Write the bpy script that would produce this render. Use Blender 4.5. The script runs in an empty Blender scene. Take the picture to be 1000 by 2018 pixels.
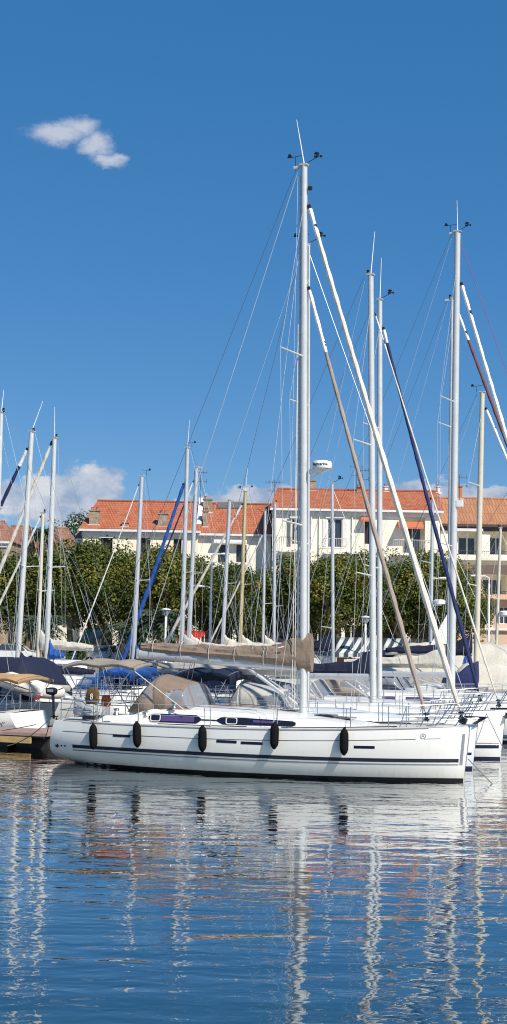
import bpy, math, random
from mathutils import Vector, Matrix, noise
R = math.radians
random.seed(7)
C = bpy.context.scene.collection
# ------------------------------------------------------------------ light settings
SUN_AZ, SUN_EL, SUN_E = 38, 45, 4.6
SKY_S, SKY_AIR, SKY_DUST, SKY_OZ, SKY_SAT, SKY_HUE, EXPO = .084, 1.0, .1, 2.5, 1.17, .5, 0.3
SKY_MIX, SKY_C = .5, (.15, 2.05, 5.35)
CL_D, CL_L = (3.1, 4.0, 5.6), (7.0, 7.1, 7.5)
# ------------------------------------------------------------------ camera
F = 2720.0; H_CAM = 4.0
PITCH = math.atan((1245-1009)/F); ROLL = R(1.0)
CR, SR = math.cos(ROLL), math.sin(ROLL); CP, SP = math.cos(PITCH), math.sin(PITCH)
def ray(px, py):
    dx, dy = px-500.0, 1009.0-py
    a = dx*CR - dy*SR; b = dx*SR + dy*CR
    return Vector((a, F*CP - b*SP, F*SP + b*CP))
def at(px, py, Y):
    r = ray(px, py); return Vector((0, 0, H_CAM)) + r*(Y/r.y)
def atz(px, py, z):
    r = ray(px, py); return Vector((0, 0, H_CAM)) + r*((z-H_CAM)/r.z)
def proj(P):
    x, y, z = P[0], P[1], P[2]-H_CAM
    f = y*CP + z*SP; u = -y*SP + z*CP
    a, b = x/f*F, u/f*F
    return (500 + a*CR + b*SR, 1009 - (-a*SR + b*CR))
cd = bpy.data.cameras.new('camera'); cam = bpy.data.objects.new('camera', cd); C.objects.link(cam)
cam.location = (0, 0, H_CAM)
cam.matrix_world = Matrix.Translation((0, 0, H_CAM)) @ Matrix.Rotation(math.pi/2+PITCH, 4, 'X') @ Matrix.Rotation(ROLL, 4, 'Z')
cd.sensor_fit = 'VERTICAL'; cd.sensor_height = 24; cd.lens = F/2018*24; cd.clip_end = 5000; cd.clip_start = .1
bpy.context.scene.camera = cam
# ------------------------------------------------------------------ materials
def newmat(name):
    m = bpy.data.materials.new(name); m.use_nodes = True
    nt = m.node_tree; return m, nt, nt.nodes, nt.links, nt.nodes['Principled BSDF']
def mat(name, col, rough=.5, metal=0, var=.08, scale=3, bump=0, bscale=20, coat=0, stretch=(1, 1, 1), col2=None, spec=None):
    m, nt, N, Lk, p = newmat(name)
    p.inputs['Roughness'].default_value = rough; p.inputs['Metallic'].default_value = metal
    if coat: p.inputs['Coat Weight'].default_value = coat; p.inputs['Coat Roughness'].default_value = .08
    if spec is not None: p.inputs['Specular IOR Level'].default_value = spec
    tc = N.new('ShaderNodeTexCoord'); mp = N.new('ShaderNodeMapping'); mp.inputs['Scale'].default_value = stretch
    Lk.new(tc.outputs['Object'], mp.inputs['Vector'])
    n = N.new('ShaderNodeTexNoise'); n.inputs['Scale'].default_value = scale; n.inputs['Detail'].default_value = 5
    Lk.new(mp.outputs[0], n.inputs['Vector'])
    r = N.new('ShaderNodeValToRGB'); r.color_ramp.elements[0].position = .3; r.color_ramp.elements[1].position = .7
    c2 = col2 or tuple(min(1, c*(1+var)) for c in col); c1 = tuple(c*(1-var) for c in col) if not col2 else col
    r.color_ramp.elements[0].color = (*c1, 1); r.color_ramp.elements[1].color = (*c2, 1)
    Lk.new(n.outputs['Fac'], r.inputs[0]); Lk.new(r.outputs[0], p.inputs['Base Color'])
    if bump:
        b = N.new('ShaderNodeBump'); b.inputs['Strength'].default_value = bump; b.inputs['Distance'].default_value = .05
        n2 = N.new('ShaderNodeTexNoise'); n2.inputs['Scale'].default_value = bscale; n2.inputs['Detail'].default_value = 4
        Lk.new(mp.outputs[0], n2.inputs['Vector']); Lk.new(n2.outputs['Fac'], b.inputs['Height']); Lk.new(b.outputs[0], p.inputs['Normal'])
    return m
M = {}
M['gel'] = mat('white_gelcoat', (.83, .81, .75), .28, 0, .03, 1.2, coat=.4)
def hullmat():
    m, nt, N, Lk, p = newmat('yacht_gelcoat'); p.inputs['Roughness'].default_value = .22; p.inputs['Coat Weight'].default_value = .5; p.inputs['Coat Roughness'].default_value = .06
    tc = N.new('ShaderNodeTexCoord'); sp = N.new('ShaderNodeSeparateXYZ'); Lk.new(tc.outputs['Object'], sp.inputs[0])
    mp = N.new('ShaderNodeMapping'); mp.inputs['Scale'].default_value = (3.0, 3.0, .5); Lk.new(tc.outputs['Object'], mp.inputs[0]); n = N.new('ShaderNodeTexNoise'); n.inputs['Scale'].default_value = 2.2; n.inputs['Detail'].default_value = 7; n.inputs['Roughness'].default_value = .65; Lk.new(mp.outputs[0], n.inputs[0])
    mr = N.new('ShaderNodeMapRange'); Lk.new(sp.outputs[2], mr.inputs[0]); mr.inputs[1].default_value = .42; mr.inputs[2].default_value = .05; mr.inputs[3].default_value = .0; mr.inputs[4].default_value = 1.0
    mu = N.new('ShaderNodeMath'); mu.operation = 'MULTIPLY'; Lk.new(mr.outputs[0], mu.inputs[0]); Lk.new(n.outputs[0], mu.inputs[1])
    st = N.new('ShaderNodeMapRange'); Lk.new(n.outputs[0], st.inputs[0]); st.inputs[1].default_value = .56; st.inputs[2].default_value = .8; st.inputs[3].default_value = 0; st.inputs[4].default_value = .28
    ad = N.new('ShaderNodeMath'); ad.operation = 'ADD'; ad.use_clamp = True; Lk.new(mu.outputs[0], ad.inputs[0]); Lk.new(st.outputs[0], ad.inputs[1])
    mx = N.new('ShaderNodeMix'); mx.data_type = 'RGBA'; Lk.new(ad.outputs[0], mx.inputs[0]); mx.inputs[6].default_value = (.79, .77, .71, 1); mx.inputs[7].default_value = (.60, .56, .44, 1); Lk.new(mx.outputs[2], p.inputs['Base Color'])
    n2 = N.new('ShaderNodeTexNoise'); n2.inputs['Scale'].default_value = .9; n2.inputs['Detail'].default_value = 2; Lk.new(tc.outputs['Object'], n2.inputs[0]); b = N.new('ShaderNodeBump'); b.inputs['Strength'].default_value = .5; b.inputs['Distance'].default_value = .02; Lk.new(n2.outputs[0], b.inputs['Height']); Lk.new(b.outputs[0], p.inputs['Normal']); return m
M['hullw'] = hullmat()
M['gel2'] = mat('cream_gelcoat', (.74, .72, .66), .35, 0, .05, 1.5, coat=.3)
M['gel3'] = mat('cool_gelcoat', (.72, .74, .74), .3, 0, .04, 1.5, coat=.3)
M['deck'] = mat('deck_nonskid', (.60, .575, .53), .7, 0, .06, 6, .15, 60)
M['navy_hull'] = mat('navy_paint', (.012, .02, .05), .25, coat=.4)
M['anti'] = mat('antifouling_black', (.008, .008, .01), .7)
M['antib'] = mat('antifouling_blue', (.01, .015, .06), .6)
M['stripe'] = mat('stripe_dark', (.02, .024, .035), .35)
M['stripe_g'] = mat('stripe_grey', (.22, .23, .25), .35)
M['teal'] = mat('stripe_teal', (.05, .2, .26), .4)
M['alu'] = mat('anodised_alu', (.52, .53, .54), .38, .35, .05, 4)
M['aluw'] = mat('white_mast_paint', (.53, .54, .53), .38, .1, .06, 3)
M['alucream'] = mat('cream_mast_paint', (.55, .51, .40), .45, 0, .05, 3)
M['alugold'] = mat('gold_mast', (.50, .40, .20), .42, .3, .06, 3)
M['steel'] = mat('stainless', (.55, .55, .56), .25, .9, .05, 5)
M['wire'] = mat('rig_wire', (.50, .52, .54), .4, .3)
M['wired'] = mat('rig_wire_dark', (.07, .09, .12), .5, .2)
M['rope'] = mat('rope_white', (.62, .58, .50), .9)
M['ropered'] = mat('rope_red', (.35, .06, .05), .9)
M['ropemag'] = mat('rope_magenta', (.25, .07, .22), .9)
M['black'] = mat('black_rubber', (.006, .006, .007), .8, 0, .1, 8, .2, 40, spec=.12)
M['blackg'] = mat('black_gloss', (.012, .013, .016), .25)
M['taupe'] = mat('taupe_canvas', (.215, .158, .117), .85, 0, .10, 2.2, .5, 9, stretch=(1, 1, 1))
M['taupel'] = mat('light_taupe_canvas', (.30, .25, .195), .85, 0, .10, 2.2, .4, 9)
M['greyc'] = mat('grey_canvas', (.42, .41, .37), .85, 0, .1, 2.2, .4, 9)
M['cream'] = mat('cream_canvas', (.58, .54, .45), .85, 0, .08, 2.0, .5, 7)
M['creamf'] = mat('cream_sailcloth', (.66, .61, .52), .8, 0, .09, 3.0, .5, 12, stretch=(1, 1, .3))
M['whitef'] = mat('white_sailcloth', (.76, .75, .71), .75, 0, .06, 3.0, .4, 12)
M['taupef'] = mat('taupe_sailcloth', (.33, .27, .22), .85, 0, .14, 3.0, .5, 12, stretch=(1, 1, .4))
M['navyc'] = mat('navy_canvas', (.005, .010, .032), .8, 0, .15, 2.5, .5, 8)
M['navyf'] = mat('navy_uv_strip', (.007, .016, .085), .75, 0, .15, 4, .4, 12)
M['bluec'] = mat('blue_canvas', (.008, .075, .30), .8, 0, .18, 2.5, .5, 8)
M['brownf'] = mat('red_brown_strip', (.16, .055, .05), .85, 0, .15, 4, .4, 12)
M['tan'] = mat('tan_canvas', (.45, .27, .12), .85, 0, .08, 2.2, .3, 8)
M['brownbag'] = mat('brown_bag', (.11, .065, .02), .85, 0, .12, 5, .4, 20)
M['greybag'] = mat('grey_bag', (.42, .43, .44), .85, 0, .1, 5, .5, 14)
M['red'] = mat('red_paint', (.55, .03, .02), .5)
M['orange'] = mat('orange_fabric', (.60, .13, .04), .7)
M['awnor'] = mat('terracotta_awning', (.52, .15, .07), .8)
M['teak'] = mat('teak', (.28, .12, .055), .6, 0, .2, 6, .2, 30, stretch=(1, 8, 1))
M['win'] = mat('dark_acrylic', (.012, .010, .022), .12, coat=.5)
M['curtain'] = mat('purple_tint', (.085, .055, .17), .35)
M['winr'] = mat('window_ring', (.62, .60, .56), .4)
M['rib'] = mat('hypalon_cream', (.74, .69, .60), .5, 0, .05, 3)
M['dock'] = mat('dock_planks', (.36, .24, .20), .8, 0, .2, 3, .3, 20, stretch=(1, 6, 1))
M['ochre'] = mat('ochre_timber', (.46, .31, .12), .75, 0, .15, 3, .3, 14, stretch=(1, 4, 4))
M['dockside'] = mat('shadow_dark_float', (.018, .016, .015), .8, 0, .3, 3)  # near-black colour paints in the shadow below the pontoon deck
M['plasticw'] = mat('white_plastic', (.78, .77, .73), .35)
M['patch'] = mat('patch_red', (.5, .04, .06), .7)
def clear_mat(name, tint, tr=.55, rough=.06):
    m, nt, N, Lk, p = newmat(name); N.remove(p)
    t = N.new('ShaderNodeBsdfTransparent'); t.inputs[0].default_value = (*tint, 1)
    d = N.new('ShaderNodeBsdfPrincipled'); d.inputs['Base Color'].default_value = (.36, .38, .42, 1); d.inputs['Roughness'].default_value = rough+.05
    n = N.new('ShaderNodeTexNoise'); n.inputs['Scale'].default_value = 2.5
    b = N.new('ShaderNodeBump'); b.inputs['Strength'].default_value = .15; b.inputs['Distance'].default_value = .05
    Lk.new(n.outputs['Fac'], b.inputs['Height']); Lk.new(b.outputs[0], d.inputs['Normal'])
    mx = N.new('ShaderNodeMixShader'); mx.inputs[0].default_value = 1-tr
    Lk.new(t.outputs[0], mx.inputs[1]); Lk.new(d.outputs[0], mx.inputs[2])
    Lk.new(mx.outputs[0], N['Material Output'].inputs[0]); return m
M['clear'] = clear_mat('clear_vinyl', (.75, .8, .85), .42)
M['clearg'] = clear_mat('grey_vinyl', (.5, .53, .56), .45, .15)
# ------------------------------------------------------------------ mesh builder
class MB:
    def __init__(s): s.v = []; s.f = []; s.mi = []; s.cur = 0
    def add(s, vs, fs):
        o = len(s.v); s.v += [tuple(v) for v in vs]
        for f in fs: s.f.append([i+o for i in f]); s.mi.append(s.cur)
        return s
    def box(s, c, d, rot=None):
        x, y, z = d[0]/2, d[1]/2, d[2]/2
        vs = [Vector((a*x, b*y, e*z)) for a in (-1, 1) for b in (-1, 1) for e in (-1, 1)]
        if rot is not None: vs = [rot @ v for v in vs]
        vs = [v+Vector(c) for v in vs]
        return s.add(vs, [(0, 1, 3, 2), (4, 6, 7, 5), (0, 4, 5, 1), (2, 3, 7, 6), (0, 2, 6, 4), (1, 5, 7, 3)])
    def bx(s, a, b):
        return s.box([(p+q)/2 for p, q in zip(a, b)], [abs(q-p) for p, q in zip(a, b)])
    def tube(s, pts, rad, n=8, cap=True, squash=None):
        pts = [Vector(p) for p in pts]
        if not hasattr(rad, '__len__'): rad = [rad]*len(pts)
        rings = []
        up = Vector((0, 0, 1))
        for i, p in enumerate(pts):
            d = (pts[min(i+1, len(pts)-1)]-pts[max(i-1, 0)]).normalized()
            u = up if abs(d.z) < .95 else Vector((1, 0, 0))
            a = d.cross(u).normalized(); b = a.cross(d).normalized()
            if i and a.dot(pa) < 0: a, b = -a, -b
            pa = a
            rings.append([p + a*math.cos(2*math.pi*k/n)*rad[i] + b*math.sin(2*math.pi*k/n)*rad[i]*(squash or 1) for k in range(n)])
        return s.loft(rings, cap)
    def loft(s, rings, cap=True, closed=True):
        n = len(rings[0]); vs = [p for r in rings for p in r]; fs = []
        for i in range(len(rings)-1):
            for k in range(n if closed else n-1):
                k2 = (k+1) % n
                fs.append((i*n+k, i*n+k2, (i+1)*n+k2, (i+1)*n+k))
        if cap and closed:
            fs.append(tuple(range(n-1, -1, -1))); fs.append(tuple((len(rings)-1)*n+k for k in range(n)))
        return s.add(vs, fs)
    def lathe(s, c, prof, n=16, axis='z'):
        rings = []
        for r, h in prof:
            ring = []
            for k in range(n):
                a = 2*math.pi*k/n
                v = (r*math.cos(a), r*math.sin(a), h)
                if axis == 'x': v = (v[2], v[0], v[1])
                if axis == 'y': v = (v[0], v[2], v[1])
                ring.append(Vector(v)+Vector(c))
            rings.append(ring)
        return s.loft(rings)
    def grid(s, rows):
        return s.loft(rows, False, False)
    def prism(s, pts, off):
        """extrude polygon (3d pts) by vector off"""
        n = len(pts); off = Vector(off); vs = [Vector(p) for p in pts]+[Vector(p)+off for p in pts]
        fs = [tuple(range(n)), tuple(range(2*n-1, n-1, -1))]+[(i, i+n, (i+1) % n+n, (i+1) % n) for i in range(n)]
        return s.add(vs, fs)
    def build(s, name, m, parent=None, smooth=False, thick=0):
        me = bpy.data.meshes.new(name); me.from_pydata(s.v, [], s.f)
        ms = m if isinstance(m, (list, tuple)) else [m]
        for q in ms: me.materials.append(M[q] if isinstance(q, str) else q)
        if len(ms) > 1: me.polygons.foreach_set('material_index', s.mi)
        if smooth:
            me.polygons.foreach_set('use_smooth', [True]*len(me.polygons))
            try: me.set_sharp_from_angle(angle=R(40))
            except Exception: pass
        me.validate(); me.update()
        o = bpy.data.objects.new(name, me); C.objects.link(o)
        if parent is not None: o.parent = parent
        if thick:
            md = o.modifiers.new('solid', 'SOLIDIFY'); md.thickness = thick; md.offset = 0
        return o
def tag(o, label=None, cat=None, group=None, kind=None):
    if label: o['label'] = label
    if cat: o['category'] = cat
    if group: o['group'] = group
    if kind: o['kind'] = kind
    return o
def empty(name, loc, rz=0):
    o = bpy.data.objects.new(name, None); C.objects.link(o); o.location = loc; o.rotation_euler = (0, 0, rz); o.empty_display_size = .3
    return o
def kids(o): return [c for c in bpy.data.objects if c.parent == o]
def copy_tree(o, parent=None):
    c = o.copy(); C.objects.link(c); c.parent = parent
    for ch in kids(o): copy_tree(ch, c)
    return c
def wire(a, b, r, m, name, parent, sag=0, n=6):
    a, b = Vector(a), Vector(b)
    pts = [a.lerp(b, i/8) - Vector((0, 0, sag*4*(i/8)*(1-i/8))) for i in range(9)] if sag else [a, b]
    return MB().tube(pts, r, n, True).build(name, m, parent, True)
# ------------------------------------------------------------------ heading frame of the moored rows
A = R(-20.5)
E1 = Vector((math.cos(A), math.sin(A), 0)); E2 = Vector((-math.sin(A), math.cos(A), 0))
BOW = atz(914, 1540, 0)            # waterline bow of the near yacht
def on_line(px, d, z=1.5):
    lo, hi = -60.0, 30.0
    for _ in range(50):
        mid = (lo+hi)/2; P = BOW+E1*mid+E2*d; P.z = z
        if P.y < 2 or proj(P)[0] > px: hi = mid
        else: lo = mid
    P = BOW+E1*lo+E2*d; P.z = 0; return lo, P
print('stern s', on_line(110, 0)[0], 'mast', on_line(598, 0), 'BOW', BOW)
# ------------------------------------------------------------------ hull
class Hull:
    def __init__(s, L, B, fs, fb, n=2.7, stern=.84, rake=.17, reverse=.42, draft=.5, over=.12, transom_z=None):
        s.L, s.B, s.fs, s.fb, s.n, s.stern, s.rake, s.reverse, s.draft, s.over = L, B, fs, fb, n, stern, rake, reverse, draft, over
    def b(s, t):
        t = max(0, min(1, t))
        if t < .45: f = s.stern+(1-s.stern)*(1-((.45-t)/.45)**2)
        else: f = (1-((t-.45)/.55)**2.3)**.85 if t < 1 else 0
        return max(.045, s.B/2*f)
    def zd(s, t): return s.fs+(s.fb-s.fs)*t+(-.10*math.sin(math.pi*t))
    def zk(s, t):
        if t < .5: return s.over-(s.draft+s.over)*math.sin(math.pi*t)**.8
        return -s.draft+(s.draft-.10)*max(0, (t-.5)/.5)**3
    def nn(s, t): return s.n if t < .5 else s.n-(s.n-1.75)*((t-.5)/.5)
    def y(s, t, z):
        zd, zk = s.zd(t), s.zk(t); n = s.nn(t)
        q = max(0, min(1, (zd-z)/(zd-zk)))
        return s.b(t)*max(0, 1-q**n)**(1/n)
    def x(s, t, z):
        q = (s.zd(t)-z)/s.zd(t)
        return t*s.L - s.rake*q*t**8 + s.reverse*(1-t)**10*(1-min(1, max(0, q)))**1
    def pt(s, t, z, side=-1, off=0): return Vector((s.x(t, z), side*(s.y(t, z)+off), z))
    def mesh(s, anti_z=.07):
        mb = MB(); NT, NA = 44, 20
        rows = []
        for i in range(NT+1):
            t = (i/NT); t = 1-(1-t)**1.25 if t > 0 else 0
            zd, zk = s.zd(t), s.zk(t); row = []
            for k in range(-NA, NA+1):
                u = abs(k)/NA; ang = (1-u)*math.pi/2   # k=±NA deck edge ; 0 keel
                z = zd-(zd-zk)*math.sin(ang)**(2/s.nn(t)) if ang > 0 else zd
                if k == 0: z = zk
                row.append(s.pt(t, z, -1 if k < 0 else 1))
            rows.append(row)
        mb.grid(rows)
        # transom
        n = len(rows[0]); r0 = rows[0]
        for k in range(n-1):
            if k != n-2-k and k < n//2:
                a, b, c, d = r0[k], r0[k+1], r0[n-2-k], r0[n-1-k]
                mb.add([a, b, c, d], [(0, 3, 2, 1)])
        return mb
    def strip(s, z0, z1, t0, t1, side=-1, off=.005, n=40, rel=False):
        rows = []
        for i in range(n+1):
            t = t0+(t1-t0)*i/n
            a, b = (s.zd(t)+z0, s.zd(t)+z1) if rel else (z0, z1)
            rows.append([s.pt(t, a, side, off), s.pt(t, (a+b)/2, side, off), s.pt(t, b, side, off)])
        return MB().grid(rows)
    def solve(s, root_to_world, px, py, side=-1):
        t, z = .5, .7
        for _ in range(30):
            lo, hi = 0.0, 1.0
            for _ in range(30):
                m_ = (lo+hi)/2
                if proj(root_to_world(s.pt(m_, z, side)))[0]*s.dirn < px*s.dirn: lo = m_
                else: hi = m_
            t = lo; lo, hi = -.1, s.zd(t)
            for _ in range(30):
                m_ = (lo+hi)/2
                if proj(root_to_world(s.pt(t, m_, side)))[1] > py: lo = m_
                else: hi = m_
            z = lo
        return t, z
    dirn = 1
def cabin(root, h, x0, x1, wf, hs, mname='gel', name='coachroof', yoff=0):
    """hs(u)->height above deck for u 0..1"""
    rows = []; N = 24
    for i in range(N+1):
        u = i/N; x = x0+(x1-x0)*u; t = x/h.L; w = wf(u)*h.b(t); z = h.zd(t)-.03; hh = hs(u)+.03
        rows.append([Vector((x, -w, z)), Vector((x, -w*.95, z+hh*.72)), Vector((x, -w*.91, z+hh*.9)), Vector((x, -w*.80, z+hh)), Vector((x, -w*.4, z+hh*1.06+.03)), Vector((x, 0, z+hh*1.08+.05)),
                     Vector((x, w*.4, z+hh*1.06+.03)), Vector((x, w*.80, z+hh)), Vector((x, w*.91, z+hh*.9)), Vector((x, w*.95, z+hh*.72)), Vector((x, w, z))])
    mb = MB(); mb.grid(rows); n = 11
    mb.add(rows[0], [tuple(range(n))]); mb.add(rows[-1], [tuple(range(n-1, -1, -1))])
    return mb.build(name, mname, root, True)
def sprayhood(root, x0, x1, w, z0, H, m='taupe', clear='clear', wing=.5, name='sprayhood', windows=True):
    """arched hood, aft hoop at x0, foot of screen at x1"""
    fab, wp = MB(), []
    NU, NV = 24, 28
    def S(u, v):
        # u along 0 aft .. 1 front foot, v -1..1 across
        if u < .55: hh = H*(1-.20*(u/.55)); x = x0+(x1-x0)*.74*u/.55
        else:
            q = (u-.55)/.45; hh = H*(.80*(1-q)+.03); x = x0+(x1-x0)*(.74+.26*q)
        a = v*math.pi/2
        ww = w*(1-.10*u)
        cy = math.copysign(abs(math.sin(a))**.75, a); cz = max(0, math.cos(a))**.42
        return Vector((x - (.10*cz), ww*cy, z0+hh*cz))
    V_ = [[S(i/NU, -1+2*k/NV) for k in range(NV+1)] for i in range(NU+1)]
    vs = [p for r_ in V_ for p in r_]; fabf, panes = [], {}
    for i in range(NU):
        for k in range(NV):
            uc, vc = (i+.5)/NU, -1+2*(k+.5)/NV; av = abs(vc); key = None
            if windows:
                if .58 < uc < .95 and av < .30: key = 'f' if NV > 0 and vc > 0 else 'g'
                if .58 < uc < .95 and .34 < av < .62: key = ('a', vc > 0)
                if .24+1.2*max(0, .84-av) < uc < .95 and .64 < av < .96: key = ('s', vc > 0)
            f_ = (i*(NV+1)+k, (i+1)*(NV+1)+k, (i+1)*(NV+1)+k+1, i*(NV+1)+k+1)
            (fabf if key is None else panes.setdefault(key, [])).append(f_)
    fab.add(vs, fabf)
    # side wings aft
    for sd in (-1, 1):
        rows = []
        for i in range(15):
            hgt = i/14; base = S(0, sd*1.0); p = S(0, sd*(1-.55*hgt))
            rows.append([p, p+Vector((-wing*max(0, 1-(p.z-z0)/(H*.93)), 0, 0))])
        fab.grid(rows)
        if windows:
            wp.append([[r_[0].lerp(r_[1], q)+Vector((0, sd*.012, 0)) for q in (.25, .5, .78)] for r_ in rows[2:9]])
    o = fab.build(name, m, root, True, thick=.012)
    for g_ in wp: MB().grid(g_).build('window', clear, o, True)
    for key, fs_ in panes.items():
        used = sorted({i for f_ in fs_ for i in f_}); ix = {v: n for n, v in enumerate(used)}
        MB().add([vs[i] for i in used], [tuple(ix[i] for i in f_) for f_ in fs_]).build('window', clear, o, True)
    hoop = MB(); hoop.tube([S(0, -1+2*i/20)+Vector((0, 0, .0)) for i in range(21)], .016, 6); hoop.build('hoop', 'steel', o, True)
    return o
def bimini(root, x0, x1, w, z, m, deckz, name='bimini', arch=.12, posts=True, drop=.07):
    rows = []
    N, K = 16, 14
    for i in range(N+1):
        u = i/N; x = x0+(x1-x0)*u
        row = []
        for k in range(K+1):
            v = -1+2*k/K
            zz = z+arch*(1-v*v)+.07*math.sin(math.pi*u*2.0)**2*1 - .10*abs(u-.5)**2*2
            row.append(Vector((x, v*w, zz)))
        row = [row[0]-Vector((0, -.01, drop))]+row+[row[-1]-Vector((0, .01, drop))]
        rows.append(row)
    e0 = [p-Vector((.02, 0, drop)) for p in rows[0]]; e1 = [p-Vector((-.02, 0, drop)) for p in rows[-1]]
    o = MB().grid([e0]+rows+[e1]).build(name, m, root, True, thick=.01)
    if posts:
        xm = (x0+x1)/2
        for xt, xb in ((x0+.05, xm-.1), (xm, xm), (x1-.05, xm+.1)):
            pts = [Vector((xb, -w-.05, deckz)), Vector((xt, -w+.02, z-.03))]+[Vector((xt, -w+.02+(2*w-.04)*i/8, z-.03+arch*(1-(-1+2*i/8)**2))) for i in range(1, 8)]+[Vector((xt, w-.02, z-.03)), Vector((xb, w+.05, deckz))]
            MB().tube(pts, .016, 6).build('frame_hoop', 'steel', o, True)
    return o
def cover(root, P0, P1, prof, m, name='sail_cover', wr=.03, n=20, seg=40, taper=True):
    """canvas over a boom from P0 (aft) to P1 (mast). prof: list (u, ztop, zbot, halfwidth) relative to line"""
    rings = []
    for i in range(seg+1):
        u = i/seg; j = 0
        while j < len(prof)-2 and u > prof[j+1][0]: j += 1
        a, b = prof[j], prof[j+1]; q = (u-a[0])/(b[0]-a[0]); q = q*q*(3-2*q)
        zt, zb, hw = [a[k]+(b[k]-a[k])*q for k in (1, 2, 3)]
        c = P0.lerp(P1, u); ring = []
        for k in range(n):
            ang = 2*math.pi*k/n
            cy, cz = math.cos(ang), math.sin(ang)
            p = Vector((c.x, c.y+hw*cy*(.75 if cz > 0 else 1)*(1-.25*max(0, cz)), c.z+(zt+zb)/2+(zt-zb)/2*cz))
            nz = noise.noise(Vector((u*14, cy*1.5, cz*2.5)))*wr+noise.noise(Vector((u*45, cy*2, cz*4+3)))*wr*.4
            p += Vector((0, cy, cz))*nz
            ring.append(p)
        rings.append(ring)
    return MB().loft(rings).build(name, m, root, True)
def furl(root, top, bot, r, m, name='furled_sail', head='whitef', headlen=.12):
    top, bot = Vector(top), Vector(bot); d = (top-bot); L = d.length
    def roll(u0, u1, k, rr, mm, nm, par):
        pts, rad = [], []
        for i in range(k+1):
            u = u0+(u1-u0)*i/k
            sag = bot.lerp(top, u)-Vector((0, 0, .10*math.sin(math.pi*u)))
            pts.append(sag)
            rad.append(rr*(.45+.75*min(1, u*8)*(1-.60*u))*(1+.10*math.sin(u*L*9)+.08*noise.noise(Vector((u*L*3, r*50, 1)))))
        return MB().tube(pts, rad, 8).build(nm, mm, par, True)
    o = roll(.03, 1-headlen, 90, r, m, name, root)
    if headlen > .02: roll(1-headlen, .985, 16, r*1.05, head, 'head_strip', o)
    MB().lathe(bot+d*.012, [(.03, -.12), (.09, -.10), (.09, -.06), (.05, -.05), (.05, .05), (.09, .06), (.09, .1), (.03, .12)], 10).build('furling_drum', 'blackg', o, True)
    MB().tube([bot, bot+d*.03], .012, 6).build('stay_end', 'wired', o); MB().tube([bot+d*.98, top], .012, 6).build('stay_end', 'wired', o)
    q = 1-headlen+.01
    MB().tube([bot.lerp(top, q), bot.lerp(top, q+.012)], r*.75, 8).build('sail_tie', 'blackg', o, True); MB().tube([bot.lerp(top, .985), bot.lerp(top, .993)], r*.7, 8).build('swivel', 'blackg', o, True)
    return o
def rails(root, h, x0, x1, n, side, zt=.62, px=None, sup=.0, wires=True, rr=.011):
    xs = [x0+(x1-x0)*i/(n-1) for i in range(n)]; tops = []
    for x in xs:
        t = x/h.L; b = h.b(t)-.06; z = h.zd(t)
        MB().tube([(x, side*b, z), (x, side*(b+.01), z+zt)], .013, 6).build('stanchion', 'steel', root, True)
        tops.append(Vector((x, side*b, z)))
    if wires:
        for hh in (zt-.01, zt*.5):
            MB().tube([p+Vector((0, 0, hh)) for p in tops], .006, 5).build('guard_wire', 'wire', root, True)
def pulpit(root, h, name='pulpit'):
    L = h.L; z = h.zd(1); zb = h.zd(.9)
    mb = MB(); ht = .62
    def P(t, s, dz): return Vector((t*L, s*max(.12, h.b(t)-.05), h.zd(t)+dz))
    top = [P(.87, -1, ht), P(.92, -1, ht), P(.965, -1, ht+.02), Vector((L*1.0+.05, -.16, z+ht+.04)), Vector((L*1.0+.05, .16, z+ht+.04)), P(.965, 1, ht+.02), P(.92, 1, ht), P(.87, 1, ht)]
    mb.tube(top, .016, 6)
    mid = [p-Vector((.03, 0, .30)) for p in top]
    mb.tube(mid[:4], .012, 6); mb.tube(mid[4:], .012, 6)
    for s_ in (-1, 1):
        mb.tube([P(.86, s_, 0), P(.875, s_, ht)], .014, 6); mb.tube([P(.90, s_, 0), P(.925, s_, ht)], .014, 6)
        mb.tube([P(.93, s_, 0), P(.965, s_, ht)], .014, 6); mb.tube([P(.97, s_, 0), Vector((L+.05, s_*.16, z+ht+.04))], .014, 6)
    return mb.build(name, 'steel', root, True)
def pushpit(root, h):
    ht = .62; b = h.b(.02)-.08; x = .5; z = h.zd(0)
    for s_ in (-1, 1):
        mb = MB()
        for hh in (ht, ht*.5):
            mb.tube([(x+1.3, s_*(b+.05), z+hh), (x+.1, s_*b, z+hh), (x, s_*(b-.12), z+hh), (x, s_*b*.35, z+hh)], .014, 6)
        for xx, yy in ((x+1.3, b+.05), (x+.1, b), (x, b*.35)): mb.tube([(xx, s_*yy, z), (xx, s_*yy, z+ht)], .014, 6)
        mb.build('pushpit', 'steel', root, True)
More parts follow.
